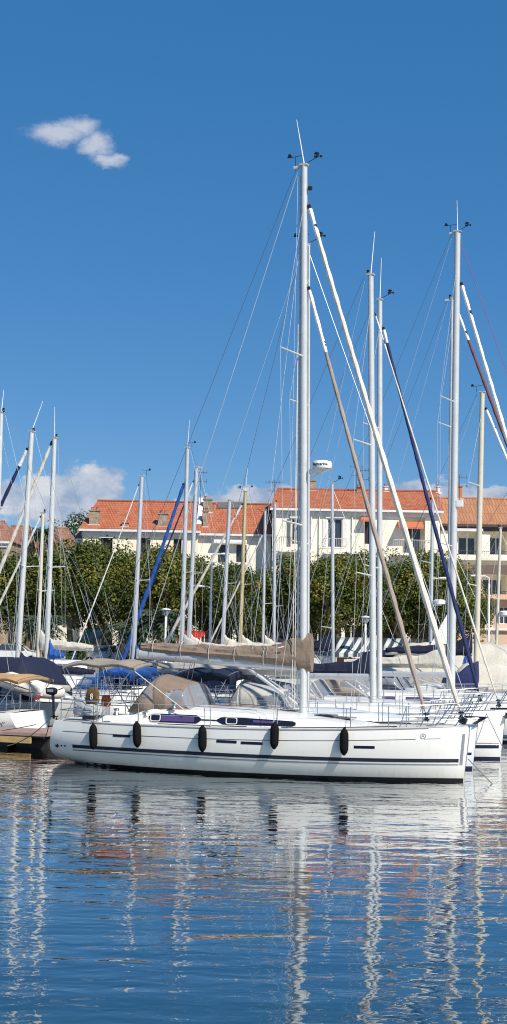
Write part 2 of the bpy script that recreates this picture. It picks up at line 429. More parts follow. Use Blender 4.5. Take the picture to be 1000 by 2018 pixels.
def masthead(root, top, r, kind, ant_top=None, flip=1):
    """ant_top: local vector of whip tip"""
    top = Vector(top)
    if ant_top is not None: MB().tube([top, Vector(ant_top)], [.022, .009], 6).build('antenna', 'plasticw', root, True)
    if 'crane' in kind:
        MB().bx(top+Vector((-.32*flip, -.05, -.10)), top+Vector((0, .05, -.02))).build('mast_crane', 'aluw', root)
    if 'vane' in kind:
        b = top+Vector((-.28*flip, 0, -.02)); mb = MB().tube([b, b+Vector((0, 0, .30))], .010, 6)
        b += Vector((0, 0, .30)); mb.tube([b+Vector((-.22, 0, -.02)), b+Vector((.28, 0, .02))], .009, 6)
        mb.prism([b+Vector((-.26, 0, -.02)), b+Vector((-.10, 0, 0)), b+Vector((-.16, 0, .10)), b+Vector((-.22, 0, .10))], (0, .012, 0)); mb.build('wind_vane', 'blackg', root)
    if 'cups' in kind:
        e = top+Vector((.42*flip, 0, .20)); mb = MB().tube([top+Vector((0, 0, .02)), top+Vector((.1*flip, 0, .06)), e], .011, 6)
        mb.tube([e, e+Vector((0, 0, .04))], .03, 8)
        for k in range(3):
            a = 2.1*k+.6; q = e+Vector((.10*math.cos(a), .10*math.sin(a), .03)); mb.tube([e+Vector((0, 0, .03)), q], .008, 5)
            mb.lathe(q, [(.01, -.04), (.04, -.02), (.045, .02), (.01, .04)], 8)
        mb.prism([e+Vector((-.14, 0, .10)), e+Vector((.02, 0, .06)), e+Vector((.05, 0, .12)), e+Vector((-.06, 0, .17))], (0, .02, 0)); mb.tube([e, e+Vector((0, 0, .1))], .008, 5)
        mb.build('wind_sensor', 'blackg', root, True)
    if 'light' in kind:
        MB().lathe(top+Vector((-.10*flip, 0, 0)), [(.05, 0), (.06, .03), (.045, .05), (.045, .12), (.06, .14), (.03, .17)], 10).build('masthead_light', 'blackg', root, True)
def sailboat(label, d, mast_px, top, wpx, La, Lf=None, bow_px=None, dirn=1, B=3.6, fs=1.15, fb=1.35, hull='gel', anti='antib', stripes=((.16, .26, 'navy_hull'),),
             furls=(), boom=None, spread=(), ant=None, mh='crane vane cups', mastm='alu', spray=None, bim=None, stan=True, shroud=True, group=None, coach=.36, name='sailing_yacht', back=True, rig='wire', boomz=2.9, winm='win', extra=None):
    s_m, Pm = on_line(mast_px, d, 1.7)
    if bow_px: Lf = on_line(bow_px, d, 1.0)[0]-s_m
    L = La+Lf
    ang = A if dirn > 0 else A+math.pi
    O = Pm-E1*La*dirn; O.z = 0
    root = empty(name, O, ang); tag(root, label, 'sailing yacht', group)
    Rm = Matrix.Rotation(ang, 3, 'Z'); Ri = Rm.inverted()
    W = lambda p: O+Rm @ Vector(p); LOC = lambda P: Ri @ (Vector(P)-O)
    h = Hull(L, B, fs, fb); h.dirn = dirn; h.W = W; h.LOC = LOC; h.root = root
    h.mesh().build('hull', hull, root, True)
    sd = -1 if dirn > 0 else 1     # side that faces the camera
    h.strip(-.05, .085, .03, .999, -1, .004).build('waterline_band', anti, root, True); h.strip(-.05, .085, .03, .999, 1, .004).build('waterline_band', anti, root, True)
    for z0, z1, mm in stripes:
        for s_ in (-1, 1): h.strip(z0, z1, .06, .995, s_, .005).build('stripe', mm, root, True)
    # deck
    rows = [[Vector((h.x(i/40, h.zd(i/40)), v*h.b(i/40), h.zd(i/40)+.05*(1-v*v)-.004)) for v in (-1, -.7, -.35, 0, .35, .7, 1)] for i in range(41)]
    MB().grid(rows).build('deck', 'deck', root, True)
    tr = MB()
    for s_ in (-1, 1): tr.tube([Vector((h.x(t, h.zd(t)), s_*(h.b(t)-.03), h.zd(t)+.02)) for t in [i/30 for i in range(1, 31)]], .022, 6)
    tr.build('toe_rail', 'steel' if not extra else 'greyc', root, True)
    # mast
    zb = h.zd(La/L)+(coach if La/L < .75 else 0)*.9
    r = wpx/2*Pm.y/F
    T = LOC(at(top[0], top[1], Pm.y)); base = Vector((La, 0, zb))
    mm = MB().tube([base, base.lerp(T, .35), base.lerp(T, .7), T], [r, r, r*.98, r*.86], 14, True, 1.0)
    mo = mm.build('mast', mastm, root, True)
    MB().bx(T+Vector((-r*1.1, -r*.9, -.03)), T+Vector((r*1.1, r*.9, .02))).build('mast_cap', 'greyc', mo)
    masthead(root, T, r, mh, LOC(at(ant[0], ant[1], Pm.y)) if ant else None, 1)
    axis = (T-base).normalized()
    def mz(py):
        lo, hi = 0, 1
        for _ in range(30):
            m_ = (lo+hi)/2
            if proj(W(base.lerp(T, m_)))[1] > py: lo = m_
            else: hi = m_
        return base.lerp(T, lo)
    tips = {-1: [], 1: []}
    sp = [mz(y) for y in spread]
    Bs = B*.29
    for i, p in enumerate(sp):
        k = 1-.12*i
        for s_ in (-1, 1):
            tip = p+Vector((-.34*k, s_*Bs*k, .08)); tips[s_].append(tip)
            MB().tube([p, tip], [.034, .022], 6, True).build('spreader', mastm, root, True)
    if shroud:
        for s_ in (-1, 1):
            cp = Vector((La-.35, s_*(h.b(La/L)-.25), h.zd(La/L)))
            pts = [cp]+sorted(tips[s_], key=lambda q: q.z)+[base.lerp(T, .93 if back else .9)]
            MB().tube(pts, .008, 5).build('shroud', rig, root, True)
            if tips[s_]: MB().tube([cp, min(sp, key=lambda q: q.z)-Vector((0, 0, .1))], .007, 5).build('lower_shroud', rig, root, True)
    if back:
        for s_ in (-1, 1):
            MB().tube([T+Vector((-.25, 0, -.1)), T.lerp(Vector((.3, 0, fs)), .62), Vector((.45, s_*B*.28, fs))] if s_ < 0 else [T.lerp(Vector((.3, 0, fs)), .62), Vector((.45, s_*B*.28, fs))], .0075, 5).build('backstay', 'wired' if s_ < 0 else rig, root, True)
    for fm, ty, rr, xo, *hd in furls:
        pt = mz(ty)+Vector((r, 0, 0)); pb = Vector((L*xo, 0, h.zd(xo)+.12))
        furl(root, pt, pb, rr, fm, head=hd[0] if hd else 'whitef', headlen=hd[1] if len(hd) > 1 else .10)
    if not furls: MB().tube([T+Vector((r, 0, -.4)), Vector((L*.985, 0, h.zd(.98)))], .009, 5).build('forestay', rig, root, True)
    h.base, h.T, h.mz, h.r, h.La, h.L = base, T, mz, r, La, L
    if extra: return h
    # coachroof & windows
    cx0, cx1 = L*.30, L*.80
    wf = lambda u: .64-.12*u; hs = lambda u: coach*(1-u**3*.9)*(min(1, u*10+.4))
    cabin(root, h, cx0, cx1, wf, hs, hull if hull != 'navy_hull' else 'gel')
    def side_pt(x, f, s_, off=.008):
        u = (x-cx0)/(cx1-cx0); t = x/L; w = wf(u)*h.b(t); return Vector((x, s_*(w*(1-.05*f/.72)+off), h.zd(t)-.03+(hs(u)+.03)*f))
    for s_ in (-1, 1):
        for xa, xb in ((.36, .47), (.50, .60)):
            MB().grid([[side_pt(L*(xa+(xb-xa)*i/8), f, s_) for f in (.32, .50, .68)] for i in range(9)]).build('window', winm, root, True)
    if boom:
        bm, cm, Lb, zoff = boom
        P1 = Vector((La-r-.05, 0, boomz+zoff)); P0 = Vector((La-Lb, 0, boomz+zoff-.05)); P1 = Vector((P1.x, 0, P1.z))
        bo = MB().tube([P0, P1], .085, 10, True, 1.3).build('boom', bm, root, True)
        MB().tube([Vector((La-r, 0, zb+.15)), P0.lerp(P1, .68)], .03, 8).build('vang', 'alu', bo, True)
        if cm: cover(root, P0, P1, [(0, .22, -.04, .10), (.3, .32, -.06, .16), (.75, .42, -.10, .2), (.93, .70, -.12, .2), (1, .9, -.15, .12)], cm)
        MB().tube([P0+Vector((.1, 0, .1)), T+Vector((-.2, 0, -.15))], .006, 5).build('topping_lift', rig, root)
    if spray: sprayhood(root, L*.27, L*.27+1.75, B*.33, h.zd(.3)+.22, .95, spray[0], spray[1] if len(spray) > 1 else 'clear')
    if bim: bimini(root, .6, L*.25, B*.36, fs+1.75, bim, fs)
    pulpit(root, h); pushpit(root, h)
    if stan:
        for s_ in (-1, 1): rails(root, h, L*.16, L*.85, 7, s_)
    h.base, h.T, h.mz, h.r, h.La, h.L, h.side_pt = base, T, mz, r, La, L, side_pt
    return h
# ================================================================== THE NEAR YACHT
s_st = on_line(133, 0, .2)[0]; s_ma = on_line(598, 0, 1.7)[0]
Y = sailboat('nearest white sloop with five black fenders, taupe boom cover and purple tinted cabin windows', 0, 598, (600, 325), 15,
    La=s_ma-s_st, Lf=-s_ma+.17, B=3.9, fs=1.30, fb=1.50, anti='anti', stripes=(), mastm='aluw', mh='crane vane cups', ant=(585, 236), spread=(703, 1036), shroud=True,
    hull='hullw', furls=[('creamf', 398, .082, .985, 'whitef', .07), ('taupef', 560, .068, .905, 'whitef', .16)], extra=True, coach=.34, back=True)
h, root, LOC, W = Y, Y.root, Y.LOC, Y.W
L = h.L; La = h.La
print('L', L, 'La', La, 'stern proj', proj(W((0, 0, 0))))
D0 = (BOW+E1*(-L+La)).y
h.strip(.52, .62, .075, .985, -1, .005).build('stripe', 'stripe', root, True); h.strip(.44, .475, .075, .985, -1, .005).build('stripe', 'stripe_g', root, True)
h.strip(.52, .62, .075, .985, 1, .005).build('stripe', 'stripe', root, True); h.strip(.44, .475, .075, .985, 1, .005).build('stripe', 'stripe_g', root, True)
h.strip(-.30, -.285, .04, .895, -1, .004, rel=True).build('cove_line', 'stripe', root, True)
h.strip(-.30, -.285, .912, .945, -1, .004, rel=True).build('cove_line', 'stripe_g', root, True)
def hs_solve(px, py, side=-1): return h.solve(W, px, py, side)
# hull emblem: ring with small cross strokes
t, z = hs_solve(834, 1451)
em = MB(); c = h.pt(t, z, -1, .010)
for i in range(16):
    a0, a1 = 2*math.pi*i/16, 2*math.pi*(i+1)/16
    q = lambda a, r: h.pt(t+r*math.cos(a)/L, z+r*math.sin(a), -1, .008)
    em.add([q(a0, .075), q(a1, .075), q(a1, .060), q(a0, .060)], [(0, 1, 2, 3)])
for a, bq, e, f in ((-.04, -.04, 0, .045), (0, .045, .04, -.04), (-.025, -.005, .025, -.005)):
    pa, pb = h.pt(t+a/L, z+bq, -1, .008), h.pt(t+e/L, z+f, -1, .008); dv = Vector((0, 0, .012)) if abs(f-bq) < .03 else Vector((.012, 0, 0)); em.add([pa-dv/2, pb-dv/2, pb+dv/2, pa+dv/2], [(0, 1, 2, 3)])
em.build('emblem', 'stripe_g', root)
# stern mark: small dark swallow-like mark and two dots
t, z = hs_solve(112, 1469); mk = MB()
P_ = lambda dt, dz: h.pt(t+dt/L, z+dz, -1, .008)
mk.add([P_(-.10, .06), P_(-.02, .0), P_(.06, .07), P_(.10, -.02), P_(.03, -.07), P_(-.04, -.04)], [(0, 5, 4, 3, 2, 1)])
for k in (.2, .34): mk.add([P_(k-.04, .025), P_(k+.04, .03), P_(k+.03, -.02), P_(k-.03, -.02)], [(0, 3, 2, 1)])
mk.build('stern_mark', 'stripe', root)
# hull lights (long slot windows)
for x0, x1, yy in ((223, 257, 1450), (427, 467, 1461.5), (475, 518, 1464.5), (698, 739, 1472.5)):
    ta, za = hs_solve(x0, yy-(0 if 0 else 0)); tb, zb_ = hs_solve(x1, yy); zc = (za+zb_)/2
    rows = [[h.pt(ta+(tb-ta)*i/8, zc+dz, -1, .006) for dz in (-.038, 0, .038)] for i in range(9)]
    MB().grid(rows).build('hull_window', 'win', root, True)
# stem guard
st = MB(); st.grid([[h.pt(.988, zz, -1, .012), Vector((h.x(1, zz)+.02, 0, zz)), h.pt(.988, zz, 1, .012)] for zz in [.45+.85*i/10 for i in range(11)]]); st.build('stem_guard', 'stripe_g', root, True)
# gunwale aluminium rail
g = MB()
for i in range(0, 60):
    pass
g.grid([[h.pt(t_, h.zd(t_)-.02, -1, .006), h.pt(t_, h.zd(t_)-.0, -1, .012), Vector((h.x(t_, h.zd(t_)), -(h.b(t_)-.02), h.zd(t_)+.03)), Vector((h.x(t_, h.zd(t_)), -(h.b(t_)-.06), h.zd(t_)+.01))] for t_ in [.10+.82*i/50 for i in range(51)]])
g.build('gunwale', 'stripe_g', root, True)
# coachroof: long and low with coamings aft
x_coam0, x_cab0 = LOC(at(205, 1400, D0+1)).x, LOC(at(283, 1400, D0+1)).x
x_cab1 = LOC(at(735, 1400, D0-1)).x
def cz(u):
    x = x_cab0+(x_cab1-x_cab0)*u
    return .46*(1-u**2.6*.92)*min(1, .62+u*6)
wfun = lambda u: .74-.16*u
cabin(root, h, x_cab0, x_cab1, wfun, cz)
def side_pt(x, f, s_=-1, off=.010):
    u = (x-x_cab0)/(x_cab1-x_cab0); w = wfun(u)*h.b(x/L); return Vector((x, s_*(w*(1-.05*f/.72)+off), h.zd(x/L)-.03+(cz(u)+.03)*f))
def xs_at(px, s_=-1):
    lo, hi = x_cab0, x_cab1
    for _ in range(30):
        m_ = (lo+hi)/2
        if proj(W(side_pt(m_, .4, s_)))[0] < px: lo = m_
        else: hi = m_
    return lo
for s_ in (-1, 1):
    for pa, pb, taper in ((293, 396, 0), (428, 583, 1)):
        xa, xb = xs_at(pa), xs_at(pb)
        rows = []
        for i in range(25):
            u = i/24; e = min(1, u*14, (1-u)*14) if not taper else min(1, u*14, (1-u)*40+.4)
            mid = .47; hh = .25*(.25+.75*e)*(1 if not taper else 1-.12*u)
            rows.append([side_pt(xa+(xb-xa)*u, mid+q*hh, s_) for q in (-1, 0, 1)])
        wo = MB().grid(rows).build('cabin_window', 'win', root, True)
        # purple lining seen behind the acrylic, and the opening port's pale ring
        ca, cb = (318, 383) if pa == 293 else (499, 548)
        xa, xb = xs_at(ca), xs_at(cb)
        MB().grid([[side_pt(xa+(xb-xa)*i/8, f, s_, .014) for f in ((.30, .47, .62) if pa == 293 else (.44, .5, .60))] for i in range(9)]).build('lining', 'curtain', wo, True)
        ca, cb = (297, 316) if pa == 293 else (446, 467)
        xa, xb = xs_at(ca), xs_at(cb); ring = []
        for i in range(24):
            a = 2*math.pi*i/24; cx_ = math.copysign(abs(math.cos(a))**.45, math.cos(a)); sy_ = math.copysign(abs(math.sin(a))**.45, math.sin(a))
            ring.append(side_pt((xa+xb)/2+(xb-xa)/2*cx_, .48+.20*sy_, s_, .02))
        MB().tube(ring+[ring[0]], .016, 6).build('port_ring', 'winr', wo, True)
    xa, xb = xs_at(392), xs_at(432)
    MB().grid([[side_pt(xa+(xb-xa)*i/4, f, s_) for f in (.42, .5)] for i in range(5)]).build('window_link', 'win', root, True)
# cockpit coamings, seats, sole, table, wheels
for s_ in (-1, 1):
    rows = []
    for i in range(17):
        u = i/16; x = x_coam0+(x_cab0+.35-x_coam0)*u; b = h.b(x/L); z = h.zd(x/L); hh = .20+.10*u*u
        if u < .1: hh *= .3+u*7
        rows.append([Vector((x, s_*(b*.80), z-.03)), Vector((x, s_*b*.775, z+hh*.8)), Vector((x, s_*b*.74, z+hh)), Vector((x, s_*b*.60, z+hh)), Vector((x, s_*b*.56, z+hh*.9)), Vector((x, s_*b*.54, z-.30))])
    mb = MB().grid(rows); mb.add(rows[0], [tuple(range(6))]); mb.build('coaming', 'gel', root, True)
    MB().bx((x_coam0+.5, s_*.55, 1.1), (x_cab0-.1, s_*.95, 1.16+.12)).build('cockpit_seat', 'teak', root)
    # wheel
    wc = Vector((x_coam0+.75, s_*.75, 1.75)); wb = MB()
    wb.tube([wc+Vector((0, .42*math.cos(a), .42*math.sin(a))) for a in [2*math.pi*i/24 for i in range(25)]], .016, 6)
    for k in range(6): wb.tube([wc, wc+Vector((0, .42*math.cos(k*1.047), .42*math.sin(k*1.047)))], .009, 5)
    wh = wb.build('steering_wheel', 'steel', root, True); MB().bx(wc+Vector((.02, -.16, -.6)), wc+Vector((.28, .16, .1))).build('binnacle', 'plasticw', wh)
MB().bx((x_coam0+1.3, -.28, 1.15), (x_cab0-.35, .28, 1.62)).build('cockpit_table', 'teak', root)
# deck hardware: hatches, winches, cleats, tracks, handrails
for px, yy in ((560, .35), (650, 0), (690, 0)):
    x = LOC(at(px, 1395, D0)).x; zz = h.zd(x/L)+cz((x-x_cab0)/(x_cab1-x_cab0))+.06
    MB().bx((x-.28, yy-.28, zz), (x+.28, yy+.28, zz+.04)).build('deck_hatch', 'win', root)
for s_ in (-1, 1):
    for fx in (.18, .26, .33):
        x = L*fx; z = h.zd(fx)+(.24 if fx < .3 else .50); y_ = s_*h.b(fx)*.68
        MB().lathe((x, y_, z), [(.09, 0), (.075, .04), (.055, .08), (.085, .15), (.085, .17), (.03, .18)], 12).build('winch', 'steel', root, True)
    for px in (212, 408, 560, 668, 846):
        t_, _ = hs_solve(px, 1425); zz = h.zd(t_); b_ = h.b(t_)-.08
        mb = MB().tube([(t_*L-.11, s_*b_, zz+.06), (t_*L+.11, s_*b_, zz+.06)], .016, 6).tube([(t_*L-.04, s_*b_, zz-.01), (t_*L-.04, s_*b_, zz+.06)], .014, 6).tube([(t_*L+.04, s_*b_, zz-.01), (t_*L+.04, s_*b_, zz+.06)], .014, 6)
        mb.build('cleat', 'steel', root, True)
    pts = []
    for i in range(9):
        u = .12+.42*i/8; x = x_cab0+(x_cab1-x_cab0)*u; pts.append(Vector((x, s_*wfun(u)*h.b(x/L)*.82, h.zd(x/L)+cz(u)+.10)))
    MB().tube(pts, .014, 6).build('handrail', 'steel', root, True)
    for q, (ua, ub) in enumerate(((.30, .52), (.60, .85))):
        MB().tube([Vector((L*u, s_*(h.b(u)-.32), h.zd(u)+.05)) for u in (ua, (ua+ub)/2, ub)], .014, 5).build('jib_track', 'blackg', root)
for k, (a_, b_) in enumerate(((.02, .60), (.3, .62))):
    MB().tube([Vector((La-.4, .25+.12*k, h.zd(.6)+.48)), Vector((x_cab0+.5, .5+.2*k, h.zd(.3)+.55))], .008, 5).build('deck_line', 'rope' if k else 'ropered', root)
# stanchions where the photograph has them
st_px = (205, 272, 413, 545, 562, 690, 765, 800)
for s_ in (-1, 1):
    tops = []
    for px in (150,)+st_px+(868,):
        t_, _ = hs_solve(px, 1418); b_ = h.b(t_)-.06; zz = h.zd(t_)
        if px not in (150, 868, 562): MB().tube([(t_*L, s_*b_, zz), (t_*L, s_*(b_+.01), zz+.62)], .014, 6).build('stanchion', 'steel', root, True)
        tops.append(Vector((t_*L, s_*b_, zz)))
    for hh in (.61, .31): MB().tube([p+Vector((0, 0, hh)) for p in tops], .006, 5).build('guard_wire', 'wire', root, True)
pulpit(root, h); pushpit(root, h)
# boom, canvas cover, vang, radar
P0 = LOC(at(274, 1276, (BOW+E1*(-L+.5)).y)); P1 = Vector((La-h.r-.06, 0, 0)); P0.y = .12; 
P0 = Vector((LOC(at(276, 1278, on_line(276, 0)[1].y)).x, 0, 0)); 
def z_at(x, py):
    lo, hi = -1, 25
    for _ in range(40):
        m_ = (lo+hi)/2
        if proj(W((x, 0, m_)))[1] > py: lo = m_
        else: hi = m_
    return lo
P0.z = z_at(P0.x, 1289); P1.z = z_at(P1.x, 1313)
bo = MB().tube([P0, P1], .12, 12, True, 1.25).build('boom', 'alu', root, True)
MB().bx(P0+Vector((-.07, -.10, -.13)), P0+Vector((.0, .10, .16))).build('boom_end', 'greyc', bo)
cover(root, P0+Vector((.05, 0, 0)), P1+Vector((.42, 0, 0)), [(0, .34, .12, .10), (.12, .37, .06, .17), (.5, .42, .02, .21), (.78, .52, -.05, .22), (.90, .80, -.12, .22), (.955, .98, -.16, .22), (1, .93, -.16, .20)], 'taupe', wr=.045, seg=90, n=28)
MB().tube([Vector((La-h.r, 0, z_at(La, 1392))), P0.lerp(P1, .64)], .05, 10).build('vang', 'alu', root, True)
for dx in (0, .14):
    MB().tube([P0.lerp(P1, .33)+Vector((dx, 0, -.12)), Vector((x_cab0+1.0+dx, .1, h.zd(.35)+.9)), Vector((x_cab0+1.5+dx, .1, h.zd(.35)+.55))], .011, 5).build('mainsheet', 'wired', root)
for u in (.10, .28, .46, .62, .80):
    q = P0.lerp(P1, u); MB().tube([q+Vector((0, .23*math.cos(a), .18+.30*math.sin(a))) for a in [2*math.pi*i/12 for i in range(13)]], .012, 5).build('sail_tie', 'greyc', root)
q = P0.lerp(P1, .91)+Vector((0, -.235, .50))
pf = MB().add([q+Vector((-.10, 0, -.045)), q+Vector((.10, -.01, .0)), q+Vector((.10, -.01, .06)), q+Vector((-.10, 0, .015))], [(0, 1, 2, 3)]).build('cover_patch', 'plasticw', root)
MB().add([q+Vector((-.10, -.004, -.045)), q+Vector((.10, -.014, .0)), q+Vector((.10, -.014, .025)), q+Vector((-.10, -.004, -.02))], [(0, 1, 2, 3)]).build('patch_stripe', 'patch', pf)
# topping lift / lazy lines from the masthead aft
MB().tube([h.T+Vector((-.2, 0, -.2)), P0+Vector((.1, 0, .1))], .010, 5).build('topping_lift', 'wire', root)
MB().tube([h.base.lerp(h.T, .98)+Vector((-.2, 0, 0)), h.base.lerp(h.T, .4)+Vector((-.38, 0, 0)), P1+Vector((-.9, -.25, .3))], .007, 5).build('lazy_jack', 'wire', root)
MB().tube([h.mz(460)+Vector((-.1, 0, 0)), P0.lerp(P1, .72)+Vector((0, -.1, .2))], .008, 5).build('lazy_jack', 'wire', root)
for px, m_ in ((586, 'rope'), (592, 'rope')): MB().tube([h.mz(640)+Vector((-.14, -.12, 0)), h.base+Vector((-.28 if px == 586 else -.2, -.2, .2))], .012, 5).build('halyard', m_, root)
MB().tube([h.base+Vector((-h.r-.07, 0, .2)), h.mz(345)+Vector((-h.r-.0, 0, 0))], .030, 6).build('mast_track', 'alu', root)
rz = z_at(La+.35, 917); rc = Vector((La+h.r+.36, -.02, rz-.10))
ra = MB().lathe(rc, [(.19, -.02), (.275, 0), (.295, .06), (.295, .15), (.27, .20), (.19, .225), (.02, .23)], 32).build('radome', 'plasticw', root, True)
MB().prism([rc+Vector((-.36, -.10, -.16)), rc+Vector((-.36, -.10, -.02)), rc+Vector((.25, -.10, -.02)), rc+Vector((.05, -.10, -.12))], (0, .2, 0)).tube([rc+Vector((-.36, 0, -.35)), rc+Vector((-.05, 0, -.12))], .022, 6).build('bracket', 'plasticw', ra)
cu = bpy.data.curves.new('lettering', 'FONT'); cu.body = 'Raymarine'; cu.size = .118; cu.align_x = 'CENTER'; cu.align_y = 'CENTER'; cu.offset = .003; cu.extrude = .002
tmp = bpy.data.objects.new('lettering_tmp', cu); C.objects.link(tmp); bpy.context.view_layer.update()
me = bpy.data.meshes.new_from_object(tmp.evaluated_get(bpy.context.evaluated_depsgraph_get())); bpy.data.objects.remove(tmp)
for v in me.vertices:  # wrap the word round the drum, facing the camera side
    a = -math.pi/2+.05+v.co.x/.298; rr = .2975+v.co.z
    v.co = (rc.x+rr*math.cos(a), rc.y+rr*math.sin(a), rc.z+.105+v.co.y)
me.materials.clear(); me.materials.append(M['stripe']); lo_ = bpy.data.objects.new('lettering', me); C.objects.link(lo_); lo_.parent = ra
# foredeck rig fittings on the mast
MB().lathe(h.mz(372)+Vector((h.r+.08, -.02, 0)), [(.02, -.08), (.07, -.06), (.07, .03), (.02, .06)], 8).build('steaming_light', 'blackg', root, True)
# sprayhood and bimini
xa = LOC(at(302, 1330, on_line(302, -.8)[1].y)).x; xb = LOC(at(412, 1385, on_line(412, -.8)[1].y)).x
hood = sprayhood(root, xa+.22, xb-.36, 1.18, h.zd(.32)+.32, 1.08, 'taupe', 'clear', .85)
xa2 = LOC(at(131, 1318, on_line(131, -.6)[1].y)).x; xb2 = LOC(at(292, 1322, on_line(292, -.6)[1].y)).x
bimini(root, xa2+.22, xb2-.15, 1.25, z_at((xa2+xb2)/2, 1306)-.06, 'taupel', h.zd(.1)+.1)
MB().tube([Vector((xb2-.1, -1.3, h.zd(.3)+1.50)), Vector((xb-.45, -1.42, h.zd(.35)+.42))], .014, 6).build('hood_strap', 'rope', root)
# mooring lines to the pontoon and the ground chain at the bow
for a_, b_ in (((.1, -1.5, 1.25), (-.75, -2.3, .55)), ((.2, -1.55, 1.25), (-1.1, .5, .55))):
    wire(a_, b_, .013, 'blackg', 'mooring_line', root, .12)
a_ = Vector((L-.05, 0, .62)); b_ = LOC(atz(971, 1545, 0)); wire(a_, b_, .016, 'stripe_g', 'mooring_line', root)
# anchor roller
MB().bx((L-.25, -.07, h.zd(1)), (L+.18, .07, h.zd(1)+.06)).build('bow_roller', 'steel', root)
MB().tube([(L-.3, 0, h.zd(1)+.2), (L-.1, 0, h.zd(1)+.12)], .1, 10).build('winch', 'blackg', root, True)
# ---------- fenders hang from the rail: things of their own
def fender(px, py, label):
    t_, z_ = hs_solve(px, py); p = h.pt(t_, z_, -1, 0)
    top = Vector((t_*L, -(h.b(t_)+.02), h.zd(t_)+.03))
    c_ = Vector((p.x, min(p.y, -h.b(t_)) - .15, z_))
    r_ = empty('fender', W(c_), A); r_.scale = (.93, .93, .95); r_.rotation_euler = (random.uniform(-.04, .04), random.uniform(-.075, .075), A); tag(r_, label, 'fender', 'black fenders along the near yacht')
    Lh = .36
    MB().lathe((0, 0, 0), [(.03, -Lh-.03), (.05, -Lh), (.095, -Lh+.05), (.125, -Lh+.14), (.13, -.1), (.13, .1), (.125, Lh-.14), (.095, Lh-.05), (.05, Lh), (.03, Lh+.04)], 18).build('body', 'black', r_, True)
    tl = top-c_
    MB().tube([(0, 0, Lh), tl, tl+Vector((0, .05, .58))], .009, 5).build('rope', 'blackg', r_, True)
fender(189.5, 1451, 'black fender hanging nearest the stern of the near yacht, below the grey cover')
fender(275, 1447, 'black fender hanging below the taupe spray hood of the near yacht')
fender(403.5, 1455, 'middle one of the five black fenders, just left of the paired hull slots')
fender(545, 1449, 'black fender hanging under the front end of the long cabin window')
fender(682, 1461, 'black fender nearest the bow of the near yacht')
# ---------- gear on the stern rail
def softbox(name, c, d, m, label, cat, lean=0, parts=None, rnd=.35):
    r_ = empty(name, W(c), A); tag(r_, label, cat)
    rings = []
    for i in range(9):
        q = -1+2*i/8; k = (1-abs(q)**5*rnd)
        rings.append([Vector((math.copysign(abs(math.cos(a))**.5, math.cos(a))*d[0]/2*k*(1-.12*q)+lean*q*d[2]/2, math.copysign(abs(math.sin(a))**.5, math.sin(a))*d[1]/2*k, d[2]/2*(1+q))) + Vector((0, 0, 0))+Vector([noise.noise(Vector((a*2, q*3, d[0]*9)))*.03]*3) for a in [2*math.pi*j/16 for j in range(16)]])
    MB().loft(rings).build('bag', m, r_, True)
    MB().tube([(-d[0]*.3, -d[1]/2-.02, d[2]*.45), (0, -d[1]/2-.03, d[2]*.50), (d[0]*.3, -d[1]/2-.02, d[2]*.45)], .010, 5).build('strap', 'blackg', r_)
    return r_
def lpos(px, py, dd):
    s_, P = on_line(px, dd, 1.5); x = LOC(P).x; lo, hi = 0, 5
    for _ in range(30):
        m_ = (lo+hi)/2
        if proj(W((x, dd, m_)))[1] > py: lo = m_
        else: hi = m_
    return Vector((x, dd, lo))
b1 = softbox('liferaft_bag', lpos(160, 1410, -1.45), (.42, .3, .52), 'greybag', 'grey rounded cover strapped on the stern rail beside the outboard motor', 'bag')
b2 = softbox('buoy_cover', lpos(182, 1389, -1.5), (.40, .16, .50), 'brownbag', 'dark brown horseshoe buoy cover with a white 8-like mark on the stern rail', 'life buoy')
mk = MB()
for cz_, rr in ((.29, .035), (.21, .042)):
    mk.tube([Vector((.02+rr*math.cos(a)*.8, -.12, cz_+rr*math.sin(a))) for a in [2*math.pi*i/12 for i in range(13)]], .012, 5)
mk.build('white_mark', 'plasticw', b2)
b3 = softbox('rail_bag', lpos(179, 1411, -1.55), (.40, .26, .34), 'greybag', 'small pale grey bag with a black base under the brown buoy cover', 'bag')
o_ = MB().bx((-.2, -.14, -.10), (.2, .14, .0)); o_.build('base', 'blackg', b3)
b4 = softbox('lifebuoy_light', lpos(209, 1392, .4), (.26, .2, .34), 'orange', 'orange rescue bag in the cockpit of the near yacht', 'bag')
# outboard engine on the rail
ob = empty('outboard_engine', W(lpos(101, 1362, -.9)), A); ob.scale = (.78, .78, .78); tag(ob, 'black outboard engine clamped on the stern rail of the near yacht', 'outboard engine')
MB().lathe((0, 0, 0), [(.03, -.22), (.12, -.20), (.15, -.05), (.15, .10), (.11, .20), (.03, .22)], 14, 'x').build('cowl', 'blackg', ob, True)
MB().bx((-.12, -.155, -.03), (.14, -.14, .08)).build('cowl_label', 'stripe_g', ob)
MB().tube([(.05, 0, -.08), (.10, 0, -.45), (.12, 0, -.95)], [.07, .05, .045], 8).bx((.02, -.08, -.98), (.28, .08, -.94)).build('shaft', 'blackg', ob, True)
MB().tube([(.12, 0, -1.05), (.13, 0, -.9)], .05, 8).prism([(.2, -.01, -1.1), (.24, -.01, -.98), (.3, -.01, -1.08)], (0, .02, 0)).build('propeller', 'black', ob)
MB().tube([(.1, 0, 0), (.35, 0, .08), (.5, 0, .14)], .02, 6).build('tiller', 'blackg', ob)
